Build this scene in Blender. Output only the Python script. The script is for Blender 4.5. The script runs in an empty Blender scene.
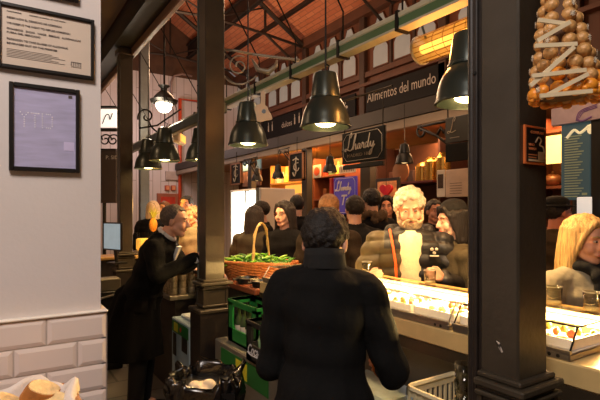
import bpy, math, random
from mathutils import Vector as V, Matrix as Mx
random.seed(7)
C = bpy.context.scene.collection
PI = math.pi
sc = bpy.context.scene
# ------------------------------------------------------------------ camera frame
TH = math.radians(33); FPX = 470.0; CH = 1.65; HY = 212.0
FW = V((math.sin(TH), math.cos(TH), 0)); RT = V((math.cos(TH), -math.sin(TH), 0))
def ray(px, py): return FW + RT*((px-300)/FPX) + V((0, 0, (HY-py)/FPX))
def W(px, py, d): return V((0, 0, CH)) + ray(px, py)*d
def WX(px, py, X): r = ray(px, py); return V((0, 0, CH)) + r*(X/r.x)
def WY(px, py, Y): r = ray(px, py); return V((0, 0, CH)) + r*(Y/r.y)
cam = bpy.data.objects.new('camera', bpy.data.cameras.new('camera')); C.objects.link(cam)
cam.location = (0, 0, CH); cam.rotation_euler = (PI/2, 0, -TH)
cam.data.sensor_width = 36; cam.data.lens = 36*FPX/600; cam.data.shift_y = 12/600; cam.data.clip_start = .05
sc.camera = cam
# ------------------------------------------------------------------ materials
def lin(c):
    return tuple(((x/255)/12.92 if x/255 <= .04045 else ((x/255+.055)/1.055)**2.4) for x in c) + (1,)
MATS = {}
def mat(name, col, rough=.6, metal=0, var=.12, scale=9, bump=0, bscale=60, emit=None, es=0, spec=.5, sheen=0, stretch=None):
    if name in MATS: return MATS[name]
    m = bpy.data.materials.new(name); m.use_nodes = True; N = m.node_tree.nodes; L = m.node_tree.links
    b = N['Principled BSDF']; b.inputs['Roughness'].default_value = rough; b.inputs['Metallic'].default_value = metal
    b.inputs['Specular IOR Level'].default_value = spec
    if sheen: b.inputs['Sheen Weight'].default_value = sheen
    c = lin(col)
    tc = N.new('ShaderNodeTexCoord'); mp = N.new('ShaderNodeMapping'); L.new(tc.outputs['Object'], mp.inputs[0])
    if stretch: mp.inputs['Scale'].default_value = stretch
    if var:
        n = N.new('ShaderNodeTexNoise'); n.inputs['Scale'].default_value = scale; n.inputs['Detail'].default_value = 5
        L.new(mp.outputs[0], n.inputs['Vector'])
        r = N.new('ShaderNodeValToRGB'); r.color_ramp.elements[0].position = .3; r.color_ramp.elements[1].position = .7
        r.color_ramp.elements[0].color = tuple(x*(1-var) for x in c[:3])+(1,); r.color_ramp.elements[1].color = tuple(min(1, x*(1+var)) for x in c[:3])+(1,)
        L.new(n.outputs[0], r.inputs[0]); L.new(r.outputs[0], b.inputs['Base Color'])
    else: b.inputs['Base Color'].default_value = c
    if bump:
        n2 = N.new('ShaderNodeTexNoise'); n2.inputs['Scale'].default_value = bscale; n2.inputs['Detail'].default_value = 4
        L.new(mp.outputs[0], n2.inputs['Vector'])
        bp = N.new('ShaderNodeBump'); bp.inputs['Strength'].default_value = bump; bp.inputs['Distance'].default_value = .01
        L.new(n2.outputs[0], bp.inputs['Height']); L.new(bp.outputs[0], b.inputs['Normal'])
    if emit:
        b.inputs['Emission Color'].default_value = lin(emit); b.inputs['Emission Strength'].default_value = es
    MATS[name] = m; return m
def glassmat(name, tint=(255, 255, 255), refl=1.0):
    if name in MATS: return MATS[name]
    m = bpy.data.materials.new(name); m.use_nodes = True; N = m.node_tree.nodes; L = m.node_tree.links
    N.remove(N['Principled BSDF']); out = N['Material Output']
    t = N.new('ShaderNodeBsdfTransparent'); t.inputs[0].default_value = lin(tint)
    g = N.new('ShaderNodeBsdfGlossy'); g.inputs['Roughness'].default_value = .06
    lw0 = N.new('ShaderNodeLayerWeight'); lw0.inputs[0].default_value = .5; lw = N.new('ShaderNodeMath'); lw.operation = 'POWER'; lw.inputs[1].default_value = 4; L.new(lw0.outputs['Facing'], lw.inputs[0])
    mu = N.new('ShaderNodeMath'); mu.operation = 'MULTIPLY'; mu.inputs[1].default_value = refl
    n = N.new('ShaderNodeTexNoise'); n.inputs['Scale'].default_value = 30
    ad = N.new('ShaderNodeMath'); ad.operation = 'MULTIPLY_ADD'; ad.inputs[1].default_value = .03; ad.inputs[2].default_value = .02
    L.new(n.outputs[0], ad.inputs[0]); ad2 = N.new('ShaderNodeMath'); L.new(ad.outputs[0], ad2.inputs[0]); L.new(lw.outputs[0], mu.inputs[0]); L.new(mu.outputs[0], ad2.inputs[1])
    mx = N.new('ShaderNodeMixShader'); L.new(ad2.outputs[0], mx.inputs[0]); L.new(t.outputs[0], mx.inputs[1]); L.new(g.outputs[0], mx.inputs[2])
    L.new(mx.outputs[0], out.inputs[0]); MATS[name] = m; return m
def brickmat(name, c1, c2, mortar, scale, bw=.25, bh=.07, swz='XY', rough=.85, msize=.012, bump=.4):
    if name in MATS: return MATS[name]
    m = bpy.data.materials.new(name); m.use_nodes = True; N = m.node_tree.nodes; L = m.node_tree.links
    b = N['Principled BSDF']; b.inputs['Roughness'].default_value = rough
    tc = N.new('ShaderNodeTexCoord'); sp = N.new('ShaderNodeSeparateXYZ'); cb = N.new('ShaderNodeCombineXYZ')
    L.new(tc.outputs['Object'], sp.inputs[0]); L.new(sp.outputs['XYZ'.index(swz[0])], cb.inputs[0]); L.new(sp.outputs['XYZ'.index(swz[1])], cb.inputs[1])
    br = N.new('ShaderNodeTexBrick'); L.new(cb.outputs[0], br.inputs['Vector']); br.inputs['Scale'].default_value = scale
    br.inputs['Color1'].default_value = lin(c1); br.inputs['Color2'].default_value = lin(c2); br.inputs['Mortar'].default_value = lin(mortar)
    br.inputs['Brick Width'].default_value = bw; br.inputs['Row Height'].default_value = bh; br.inputs['Mortar Size'].default_value = msize
    L.new(br.outputs[0], b.inputs['Base Color'])
    bp = N.new('ShaderNodeBump'); bp.inputs['Strength'].default_value = bump; bp.invert = True; bp.inputs['Distance'].default_value = .01
    L.new(br.outputs['Fac'], bp.inputs['Height']); L.new(bp.outputs[0], b.inputs['Normal']); MATS[name] = m; return m
IRON = mat('column_iron', (64, 57, 46), .36, .15, .2, 6, .12, 40)
IRONG = mat('greenish_iron', (104, 112, 106), .3, .55, .15, 7, .05, 30)
BLACKI = mat('black_iron', (22, 21, 20), .45, .4)
DKWOOD = mat('dark_wood', (34, 26, 21), .5, 0, .3, 5, .1, 30, stretch=(1, 1, 6))
REDWOOD = mat('red_wood', (150, 82, 50), .45, 0, .25, 6, .1, 30)
BRNWOOD = mat('facade_wood', (96, 54, 33), .6, 0, .3, 4, .1, 20, stretch=(1, 1, .3))
STEEL = mat('steel', (170, 165, 155), .28, .9, .1, 12, .03, 90)
STEELD = mat('dull_steel', (120, 114, 102), .42, .7, .12, 4, .05, 50)
LAMPG = mat('lamp_enamel', (62, 70, 64), .3, .4, .12, 6)
WHITEP = mat('white_paint', (222, 214, 205), .55, 0, .03, 3)
WHITE = mat('white_porcelain', (240, 234, 222), .25, 0, .03)
BLACK = mat('black_plastic', (18, 18, 18), .35, 0, .1)
PAPER = mat('paper', (212, 198, 184), .7, 0, .04, 20)
CREAM = mat('cream', (226, 208, 170), .6, 0, .08, 10)
GLASS = glassmat('clear_glass')
TUMB = glassmat('tumbler_glass', (235, 235, 230), 1.3)
BULB = mat('bulb', (255, 240, 200), .4, emit=(255, 216, 140), es=14)
# ------------------------------------------------------------------ mesh builder
class MB:
    def __init__(s, M=None): s.v = []; s.f = []; s.M = M or Mx()
    def add(s, vs, fs):
        n = len(s.v); s.v += [s.M @ V(p) for p in vs]; s.f += [tuple(i+n for i in f) for f in fs]; return s
    def box(s, a, b, bev=0):
        x0, y0, z0 = [min(a[i], b[i]) for i in range(3)]; x1, y1, z1 = [max(a[i], b[i]) for i in range(3)]
        if not bev:
            return s.add([(x0,y0,z0),(x1,y0,z0),(x1,y1,z0),(x0,y1,z0),(x0,y0,z1),(x1,y0,z1),(x1,y1,z1),(x0,y1,z1)],
                  [(0,3,2,1),(4,5,6,7),(0,1,5,4),(1,2,6,5),(2,3,7,6),(3,0,4,7)])
        b_ = min(bev, (x1-x0)/2.01, (y1-y0)/2.01, (z1-z0)/2.01); rings = []
        for z, i in ((z0, b_), (z0+b_, 0), (z1-b_, 0), (z1, b_)):
            k = b_ if i else 0
            rings.append([(x0+b_, y0+i*0+k*.0+ (b_ if i else 0), z), (x1-b_, y0+(b_ if i else 0), z), (x1-(b_ if i else 0), y0+b_, z), (x1-(b_ if i else 0), y1-b_, z),
                          (x1-b_, y1-(b_ if i else 0), z), (x0+b_, y1-(b_ if i else 0), z), (x0+(b_ if i else 0), y1-b_, z), (x0+(b_ if i else 0), y0+b_, z)])
        return s.loft(rings)
    def loft(s, rings, cap=True, closed=False):
        n = len(rings[0]); vs = [p for r in rings for p in r]; fs = []
        R = len(rings)
        for k in range(R if closed else R-1):
            a = k*n; b = ((k+1) % R)*n
            for i in range(n): j = (i+1) % n; fs.append((a+i, a+j, b+j, b+i))
        if cap and not closed: fs.append(tuple(reversed(range(n)))); fs.append(tuple(range((R-1)*n, R*n)))
        return s.add(vs, fs)
    def tube(s, pts, r, n=8, cap=True):
        pts = [V(p) for p in pts]; rs = r if isinstance(r, (list, tuple)) else [r]*len(pts); rings = []
        up = None
        for i, p in enumerate(pts):
            t = (pts[min(i+1, len(pts)-1)]-pts[max(i-1, 0)]).normalized()
            if up is None: up = t.cross(V((0, 0, 1))) if abs(t.z) < .9 else t.cross(V((1, 0, 0))); up.normalize()
            up = (up - t*up.dot(t)).normalized(); w = t.cross(up)
            rings.append([tuple(p+(up*math.cos(2*PI*k/n)+w*math.sin(2*PI*k/n))*rs[i]) for k in range(n)])
        return s.loft(rings, cap)
    def lathe(s, prof, c=(0, 0, 0), n=32, cap=False):
        return s.loft([[(c[0]+r*math.cos(2*PI*k/n), c[1]+r*math.sin(2*PI*k/n), c[2]+z) for k in range(n)] for r, z in prof], cap)
    def ell(s, c, r, n=12, R=None):
        c = V(c); vs = []; fs = []; m = n//2 if n > 8 else 5
        r = (r, r, r) if not isinstance(r, (tuple, list)) else r
        R = R or Mx.Identity(3)
        vs.append(c+R@V((0, 0, -r[2])))
        for i in range(1, m):
            a = -PI/2+PI*i/m
            for k in range(n): vs.append(c+R@V((r[0]*math.cos(a)*math.cos(2*PI*k/n), r[1]*math.cos(a)*math.sin(2*PI*k/n), r[2]*math.sin(a))))
        vs.append(c+R@V((0, 0, r[2])))
        for k in range(n): fs.append((0, 1+(k+1) % n, 1+k))
        for i in range(m-2):
            for k in range(n):
                a = 1+i*n; j = (k+1) % n; fs.append((a+k, a+j, a+n+j, a+n+k))
        a = 1+(m-2)*n; t = len(vs)-1
        for k in range(n): fs.append((a+k, a+(k+1) % n, t))
        return s.add(vs, fs)
    def cap(s, p0, r0, p1, r1, n=12):
        s.ell(p0, r0, n); s.ell(p1, r1, n); return s.tube([p0, p1], [r0, r1], n)
    def prism(s, pts, a, b, axis='x'):   # polygon pts (u,w) extruded a..b along axis
        def P(u, w, t): return {'x': (t, u, w), 'y': (u, t, w), 'z': (u, w, t)}[axis]
        return s.loft([[P(u, w, a) for u, w in pts], [P(u, w, b) for u, w in pts]])
    def mesh(s, name):
        me = bpy.data.meshes.new(name); me.from_pydata([tuple(p) for p in s.v], [], s.f); me.validate(); fixn(me); return me
    def build(s, name, m, parent=None, world=True, smooth=False, label=None):
        return link(s.mesh(name), name, m, parent, world, smooth, label)
import bmesh
def fixn(me):
    bm = bmesh.new(); bm.from_mesh(me); bmesh.ops.recalc_face_normals(bm, faces=bm.faces); bm.to_mesh(me); bm.free()
def rootmat(o):
    while o.parent: o = o.parent
    return Mx.LocRotScale(o.location, o.rotation_euler, o.scale)
def link(me, name, m, parent=None, world=True, smooth=False, label=None):
    o = bpy.data.objects.new(name, me); C.objects.link(o)
    if m: me.materials.clear(); me.materials.append(m)
    if smooth:
        for p in me.polygons: p.use_smooth = True
        me.shade_smooth() if smooth is True and hasattr(me, 'shade_smooth') else None
        if smooth == 'auto':
            try: me.set_sharp_from_angle(angle=math.radians(35))
            except Exception: pass
    if parent:
        o.parent = parent
        if world: me.transform(rootmat(parent).inverted())
    elif world and me.vertices:
        xs = [v.co for v in me.vertices]
        c = V(((min(p.x for p in xs)+max(p.x for p in xs))/2, (min(p.y for p in xs)+max(p.y for p in xs))/2, min(p.z for p in xs)))
        me.transform(Mx.Translation(-c)); o.location = c
    if label: o['label'] = label
    return o
def thing(name, label, cat, loc=(0, 0, 0), rz=0, group=None):
    o = bpy.data.objects.new(name, None); C.objects.link(o); o.location = loc; o.rotation_euler = (0, 0, rz); o.empty_display_size = .05
    return tag(o, label, cat, group)
def tag(o, label, cat, group=None, kind=None):
    o['label'] = label; o['category'] = cat
    if group: o['group'] = group
    if kind: o['kind'] = kind
    return o
def struct(o): o['kind'] = 'structure'; return o
def dup(root, loc, rz=None, label=None, group=None):
    r = root.copy(); C.objects.link(r); r.location = loc
    if rz is not None: r.rotation_euler = (0, 0, rz)
    if label: r['label'] = label
    if group: r['group'] = group
    for ch in list(root.children):
        c = ch.copy(); C.objects.link(c); c.parent = r
        for g in list(ch.children):
            d = g.copy(); C.objects.link(d); d.parent = c
    return r
def evalmesh(o):
    dg = bpy.context.evaluated_depsgraph_get(); dg.update()
    me = bpy.data.meshes.new_from_object(o.evaluated_get(dg)); return me
def remesh(mb, vox, smooth=3, disp=None):
    me = mb.mesh('tmp'); o = bpy.data.objects.new('tmp', me); C.objects.link(o)
    r = o.modifiers.new('r', 'REMESH'); r.mode = 'VOXEL'; r.voxel_size = vox
    if smooth: q = o.modifiers.new('s', 'SMOOTH'); q.iterations = smooth; q.factor = .5
    out = evalmesh(o); bpy.data.objects.remove(o); bpy.data.meshes.remove(me)
    if disp:
        ns = [v.normal.copy() for v in out.vertices]
        for v, n in zip(out.vertices, ns): v.co += n*disp(v.co)
    return out
def FX(o): return Mx(((0, 0, -1, o[0]), (-1, 0, 0, o[1]), (0, 1, 0, o[2]), (0, 0, 0, 1)))      # faces -X : text x -> -Y
def FY(o): return Mx(((1, 0, 0, o[0]), (0, 0, -1, o[1]), (0, 1, 0, o[2]), (0, 0, 0, 1)))       # faces -Y
def addtext(mb, s, size, x=0, y=0, align='LEFT', shear=0, fat=0, width=None):
    cu = bpy.data.curves.new('t', 'FONT'); cu.body = s; cu.size = size; cu.align_x = align; cu.extrude = .0006; cu.shear = shear; cu.offset = fat; cu.resolution_u = 3
    o = bpy.data.objects.new('t', cu); C.objects.link(o); me = evalmesh(o); bpy.data.objects.remove(o)
    if len(me.vertices):
        xs = [v.co.x for v in me.vertices]; k = 1
        if width: k = width/(max(xs)-min(xs))
        mb.add([(x+v.co.x*k, y+v.co.y, v.co.z+.0007) for v in me.vertices], [tuple(p.vertices) for p in me.polygons])
    bpy.data.meshes.remove(me); return mb
def stroke(mb, pts, r, z=.001):
    return mb.tube([(p[0], p[1], z) for p in smoothline(pts)], r, 5)
def smoothline(pts, k=5):
    out = []; n = len(pts)
    for i in range(n-1):
        p0 = V(pts[max(i-1, 0)]); p1 = V(pts[i]); p2 = V(pts[i+1]); p3 = V(pts[min(i+2, n-1)])
        for j in range(k):
            t = j/k; out.append(.5*((2*p1)+(p2-p0)*t+(2*p0-5*p1+4*p2-p3)*t*t+(3*p1-p0-3*p2+p3)*t**3))
    out.append(V(pts[-1])); return out
# ------------------------------------------------------------------ lights
def light(kind, loc, energy, col=(255, 210, 150), size=.1, rot=None, spot=None, blend=.5, sy=None, name='lamp_light'):
    d = bpy.data.lights.new(name, kind); d.energy = energy; d.color = lin(col)[:3]
    if kind == 'AREA':
        d.size = size
        if sy: d.shape = 'RECTANGLE'; d.size_y = sy
    else: d.shadow_soft_size = size
    if spot: d.spot_size = math.radians(spot); d.spot_blend = blend
    o = bpy.data.objects.new(name, d); o.location = loc; C.objects.link(o)
    if rot: o.rotation_euler = rot
    return o

# =================================================================== SETTING
def tilemat():
    return brickmat('floor_slabs', (96, 92, 86), (84, 80, 76), (52, 50, 48), 1, .4, .4, 'XY', .5, .012, .2)
MB().box((-3, -3, -.1), (9, 15, 0)).build('floor', tilemat()).__setitem__('kind', 'structure')
YW = 1.8
PLAST = mat('plaster', (214, 205, 200), .7, 0, .04, 2, .06, 60)
struct(MB().box((-2.4, YW, 1.3), (.318, YW+.16, 3.95)).box((-2.4, YW+.001, 0), (.318, YW+.16, 1.3)).build('wall_left', PLAST))
# bevelled tiles (one mesh: surface pattern of the wainscot)
tm = MB(); th = .0905; tl = .19; g = .0025
for r in range(14):
    z1 = 1.291 - r*th; off = (0 if r % 2 == 0 else tl*.5)
    if z1-th < 0: break
    x = .336 - off
    xs = [(.336-off, .336)] if off else []
    while x > -1.6: xs.append((x-tl, x)); x -= tl
    for a, b in xs:
        a += g; b -= g; z0 = z1-th+g; zz = z1-g; bv = .013
        tm.loft([[(a, YW-.006, z0), (b, YW-.006, z0), (b, YW-.006, zz), (a, YW-.006, zz)],
                 [(a, YW-.010, z0), (b, YW-.010, z0), (b, YW-.010, zz), (a, YW-.010, zz)],
                 [(a+bv, YW-.0145, z0+bv), (b-bv, YW-.0145, z0+bv), (b-bv, YW-.0145, zz-bv), (a+bv, YW-.0145, zz-bv)]])
struct(tm.build('trim_1', mat('tile_glaze', (226, 212, 204), .16, 0, .03, 3)))
struct(MB().box((-1.7, YW-.008, 0), (.336, YW, 1.293)).box((.3185, YW-.008, 0), (.338, YW+.16, 1.293)).build('trim_2', mat('grout', (190, 176, 166), .8)))
struct(MB().box((-1.7, YW-.02, 1.293), (.34, YW+.16, 1.302), .003).build('trim_3', WHITE))
# aisle ceiling
struct(MB().box((-3, -3, 3.98), (1.22, 15, 4.1)).build('ceiling', mat('aisle_ceiling', (128, 116, 106), .8, 0, .08, 2)))
# back shell
struct(MB().box((-3, 13, 0), (6.3, 13.15, 5.45)).build('wall_back', brickmat('white_boards', (206, 200, 204), (196, 190, 194), (150, 142, 142), 1, 5, .22, 'ZX', .7, .008, .3)))
struct(MB().prism([(-3, 5.45), (6.3, 5.45), (6.3, 5.6), (3.8, 7.2), (1.2, 5.7), (-3, 5.7)], 13, 13.15, 'y').build('wall_gable', mat('gable_brown', (82, 58, 44), .8, 0, .3, 3)))
struct(MB().box((-3, -3, 0), (-2.85, 15, 4)).build('wall_far_left', PLAST))
struct(MB().box((-3, -3, 0), (9, -2.85, 6)).build('wall_behind', mat('behind_wall', (120, 95, 75), .8)))
BR = brickmat('vault_brick', (196, 124, 88), (180, 106, 74), (150, 98, 74), 1, .28, .09, 'YX', .85, .008, .5)
def roof(p, q, name):
    n = V((-(q[1]-p[1]), 0, q[0]-p[0])).normalized()*.12
    MB().loft([[(p[0], y, p[1]), (q[0], y, q[1]), (q[0]+n.x, y, q[1]+n.z), (p[0]+n.x, y, p[1]+n.z)] for y in (-3, 13)]).build(name, BR)['kind'] = 'structure'
roof((3.8, 7.15), (6.35, 5.62), 'ceiling_brick_right'); roof((1.15, 5.62), (3.8, 7.15), 'ceiling_brick_left')
struct(MB().box((1.24, -3, 3.98), (1.34, 13, 5.7)).build('wall_clerestory', BRNWOOD))
# upper facade
XF = 6.2
fb = MB().box((XF, -3, 2.85), (XF+.15, 13, 5.72))
struct(fb.build('wall_facade', BRNWOOD))
pil = MB(); rail = MB()
bays = [2.04, 4.12, 6.12, 8.2, 10.28, 12.3]
for b in bays:
    pil.box((XF-.1, b+.96, 2.9), (XF, b+1.12, 5.7), .01)
    for o in (-.29, .29): pil.box((XF-.04, b+o-.03, 4.3), (XF, b+o+.03, 5.6))
for z, t, dp in ((5.5, .2, .16), (4.3, .1, .08), (4.12, .06, .12), (3.42, .12, .1), (3.1, .05, .14)): rail.box((XF-dp, -3, z), (XF, 13, z+t))
struct(pil.build('trim_4', mat('facade_post', (62, 42, 32), .6, 0, .2, 4))); struct(rail.build('trim_5', mat('facade_rail', (88, 54, 38), .6, 0, .2, 4)))
WPANE = mat('dusk_pane', (150, 152, 148), .5, 0, .12, 3, emit=(150, 156, 152), es=.16)
k = 0
for b in bays:
    for o in (-.57, 0, .57):
        y = b+o; w = .2; k += 1
        pts = [(-w, 4.46), (w, 4.46), (w, 4.78), (w*.75, 4.86), (w*.75, 4.98), (w, 5.04), (w, 5.24), (w*.6, 5.32), (w*.35, 5.44), (-w*.35, 5.44), (-w*.6, 5.32), (-w, 5.24), (-w, 5.04), (-w*.75, 4.98), (-w*.75, 4.86), (-w, 4.78)]
        fr = MB(); P = [(y+u, z) for u, z in pts]; cz = 4.95
        P2 = [(y+u*1.12, cz+(z-cz)*1.05) for u, z in pts]
        n = len(P); vs = [(XF-.03, *p) for p in P]+[(XF-.03, *p) for p in P2]+[(XF, *p) for p in P2]
        fr.add(vs, [(i, (i+1) % n, n+(i+1) % n, n+i) for i in range(n)]+[(n+i, n+(i+1) % n, 2*n+(i+1) % n, 2*n+i) for i in range(n)])
        f = struct(fr.build('window_%d' % k, BRNWOOD))
        q = MB().prism(P, XF-.025, XF-.005, 'x').mesh('pane'); q.transform(Mx.Translation(-f.location)); link(q, 'pane', WPANE, f, world=False)
# fascia sign boards
def board(name, x, y0, y1, z0, z1, m, label, cat, t=.04, frame=None, fw=.03, group=None):
    T = thing(name, label, cat, (x, (y0+y1)/2, z0), 0, group)
    MB().box((x-t/2, y0, z0), (x+t/2, y1, z1)).build('panel', m, T)
    if frame:
        f = MB(); xx = x-t/2-.008
        for a in ((y0, y0+fw, z0, z1), (y1-fw, y1, z0, z1), (y0, y1, z0, z0+fw), (y0, y1, z1-fw, z1)): f.box((xx, a[0], a[2]), (x+t/2, a[1], a[3]))
        f.build('frame', frame, T)
    return T
SIGNB = mat('sign_black', (13, 13, 14), .6, 0, .1, spec=.2)
CHALK = mat('chalk_white', (176, 170, 160), .6)
T = board('shop_fascia_sign', XF-.08, 5.1, 7.02, 3.6, 4.08, SIGNB, 'black fascia sign reading Alimentos del mundo high on the brown facade', 'sign')
mb = MB(FX((XF-.102, 6.98, 3.78))); addtext(mb, 'Alimentos del mundo', .27, shear=.0, width=1.7); mb.build('lettering', CHALK, T)
T = board('shop_fascia_sign', XF-.08, 9.35, 11.3, 3.6, 4.1, SIGNB, 'black fascia sign with bottles and pale words, farther along the brown facade', 'sign')
mb = MB(FX((XF-.102, 11.1, 3.78))); addtext(mb, 'dulces', .2, x=.85); 
for u in (.15, .35, 1.45, 1.65): mb.box((u, 0, 0), (u+.05, .16, .002)).box((u+.015, .16, 0), (u+.035, .24, .002))
mb.build('lettering', CHALK, T)
T = board('shop_fascia_sign', XF-.08, 7.35, 8.1, 3.6, 4.05, SIGNB, 'small black fascia sign with a leaf mark between the two long ones', 'sign')
mb = MB(FX((XF-.102, 7.72, 3.82)))
for a in range(5): mb.ell((.09*math.cos(a*1.256), .09*math.sin(a*1.256), 0), (.05, .035, .002), 8)
mb.build('emblem', CHALK, T)
# lower dark facade wall behind shops and shop soffit
struct(MB().box((XF+.02, -3, 0), (XF+.15, 13, 2.85)).build('wall_shops', mat('shop_wall', (96, 58, 34), .7, 0, .25, 3)))
struct(MB().box((4.32, .2, 2.83), (XF, 12.9, 2.9)).build('ceiling_shops', mat('shop_soffit', (172, 132, 100), .7, 0, .1, 3)))
struct(MB().box((4.25, .2, 2.69), (4.37, 12.9, 2.81), .01).build('trim_6', mat('beige_beam', (138, 122, 106), .6, 0, .1, 4)))
struct(MB().box((4.22, .2, 2.81), (4.37, 12.9, 2.99)).build('trim_7', mat('dark_lintel', (34, 23, 17), .6, 0, .2, 4)))
for i, (px) in enumerate((252, 307, 368)):
    p = WX(px, 200, 4.3); T = thing('shop_post', ['dark square shop post left of the yellow lit shelves', 'dark square shop post right of the tall framed chalkboard', 'dark square shop post behind the hanging black sign'][i], 'post', (4.3, p.y, 0))
    w = .075 if i < 2 else .1
    MB().box((4.24, p.y-w, .12), (4.36, p.y+w, 2.69), .008).build('shaft', mat('post_paint', (48, 42, 37), .5, .1), T)
    MB().box((4.2, p.y-w-.04, 0), (4.4, p.y+w+.04, .12), .01).build('base', IRON, T)
# overhead roof iron: girder, rafters, tie rods
g = MB(); DKIRON = mat('roof_iron', (44, 36, 31), .55, .3, .2, 4)
for x, z in ((4.6, 6.0), (2.6, 5.9)):
    g.box((x-.06, -2.8, z), (x+.06, 12.9, z+.04)).box((x-.06, -2.8, z+.34), (x+.06, 12.9, z+.38)).box((x-.012, -2.8, z), (x+.012, 12.9, z+.36))
struct(g.build('trim_8', DKIRON))
for i, y in enumerate((3.4, 6.3, 9.2, 12.0)):
    t = MB(); a = (1.3, y, 5.45); r = (3.8, y, 6.98); b = (6.15, y, 5.5)
    t.tube([a, r], .055, 6).tube([r, b], .055, 6).tube([a, (2.6, y, 5.62), (3.8, y, 5.7), (5.0, y, 5.62), b], .03, 6)
    t.tube([(3.8, y, 5.7), r], .022, 6).tube([(2.55, y, 5.62), (2.55, y, 6.2)], .03, 6).tube([(5.05, y, 5.62), (5.05, y, 6.2)], .03, 6)
    t.tube([(2.55, y, 6.2), (3.8, y, 5.7)], .018, 6).tube([(5.05, y, 6.2), (3.8, y, 5.7)], .018, 6)
    t.tube([(5.05, y, 5.62), (6.15, y, 4.9)], .03, 6).tube([(2.5, y, 5.62), (1.35, y, 4.7)], .03, 6)
    struct(t.build('trim_%d' % (9+i), DKIRON))
p = MB()
for x, z in ((1.9, 6.02), (5.5, 6.07)):
    p.box((x-.04, -2.8, z-.05), (x+.04, 12.9, z+.03))
struct(p.build('trim_13', DKIRON))
# beam over the column line
XC = 1.308; cw = .156; cl = .131
bm_ = MB().box((1.24, -2.9, 3.72), (1.55, 12.9, 3.75)).box((1.24, -2.9, 3.95), (1.55, 12.9, 3.98)).box((1.38, -2.9, 3.74), (1.41, 12.9, 3.96)).box((1.24, -2.9, 3.74), (1.26, 12.9, 3.96))
struct(bm_.build('trim_14', mat('beam_iron', (66, 66, 62), .4, .4, .2, 4)))
struct(MB().box((1.44, -2.9, 3.62), (1.5, 12.9, 3.72), .01).build('trim_15', mat('beam_lip', (122, 92, 70), .5, 0, .1)))
# ------------------------------------------------------------------ columns
def column(Y, label, ped, xoff=0):
    X = XC+xoff; T = thing('iron_column', label, 'column', (X+cw/2, Y+cl/2, 0))
    sh = MB().box((X, Y, 1.13), (X+cw, Y+cl, 3.72), .006); sh.build('shaft', IRON, T)
    fl = MB(); y1 = Y+cl
    fl.box((X-.002, y1+.012, .9), (X+.05, y1+.03, 3.72), .003).box((X+.01, y1, .9), (X+.13, y1+.012, 3.72)).box((X+.012, y1+.03, .9), (X+.10, y1+.048, 3.72), .004)
    fl.tube([(X+.016, y1+.044, .9), (X+.016, y1+.044, 3.72)], .012, 10)
    fl.build('flange', IRONG if not ped == 0 else DKWOOD, T, label='lighter metal jamb strip')
    b = MB()
    for z0, z1, e in ((1.128, 1.146, .018), (1.105, 1.128, .036 if ped == 0 else .052)): b.box((X-e, Y-e, z0), (X+cw+e, Y+cl+.001, z1), .005)
    b.build('cap_moulding', IRON, T)
    q = MB().box((X-.015, Y-.015, .93), (X+cw+.015, Y+cl+.001, 1.105))
    for (a0, a1) in ((.945, .96), (1.075, 1.09)):
        q.box((X-.032, Y-.032, a0), (X+cw+.032, Y+cl, a1), .004)
    for yy in (Y-.02, Y+cl-.02): q.box((X-.022, yy, .96), (X, yy+.018, 1.075))
    for xx in (X-.02, X+cw): q.box((xx, Y-.022, .96), (xx+.018, Y, 1.075))
    q.build('plinth', IRON, T)
    MB().box((X-.065, Y-.055, .9), (X+cw+.055, Y+cl+.06, .932), .008).build('foot_moulding', IRON, T)
    MB().box((X-.055, Y-.045, 0), (X+cw+.05, Y+cl+.035, .9)).build('pedestal', DKWOOD, T)
    bt = MB()
    for z in (2.1, 2.45, 2.62, 2.9): bt.ell((X-.001, y1+.02, z), (.006, .008, .008), 8)
    bt.build('bolt_heads', BLACKI, T)
    c = MB().box((X-.03, Y-.03, 3.62), (X+cw+.03, Y+cl+.03, 3.7), .01); c.build('capital', IRON, T)
    return T
colR = column(.82, 'tall dark iron column nearest on the right, hung with a small orange poster', 0)
colM = column(3.304, 'tall dark iron column in the middle, between the waiter and the pepper basket', 1)
colL = column(6.13, 'dark iron column farthest left, beside the white wall edge behind the waiter', 1)
p = W(180, 0, 1.4)
T = thing('tape_scrap', 'small torn white tape scrap stuck low on the right iron column', 'tape', (XC-.001, .87, 1.24))
MB().prism([(.88, 1.245), (.892, 1.25), (.878, 1.235), (.87, 1.22), (.874, 1.218), (.884, 1.232)], XC-.003, XC-.0005, 'x').build('scrap', PAPER, T)
# ------------------------------------------------------------------ framed notices on the left wall
BLKFR = mat('black_frame', (26, 23, 21), .3, 0, .1)
def wallframe(x0, x1, z0, z1, fw, label, inner, name='framed_notice', cat='notice'):
    T = thing(name, label, cat, ((x0+x1)/2, YW, z0))
    f = MB(); d0, d1 = YW-.022, YW
    f.box((x0, d0, z0), (x0+fw, d1, z1), .002).box((x1-fw, d0, z0), (x1, d1, z1), .002).box((x0+fw, d0, z0), (x1-fw, d1, z0+fw), .002).box((x0+fw, d0, z1-fw), (x1-fw, d1, z1), .002)
    f.build('frame', BLKFR, T)
    MB().box((x0+fw, YW-.012, z0+fw), (x1-fw, YW-.003, z1-fw)).build('sheet', inner, T)
    return T
INK = mat('ink', (70, 58, 54), .6)
T = wallframe(.006, .294, 2.115, 2.325, .0115, 'black framed cream notice about admission and drinks rules on the white wall', mat('notice_paper', (208, 190, 172), .35, 0, .03))
mb = MB(FY((.032, YW-.0125, 2.12)))
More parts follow.
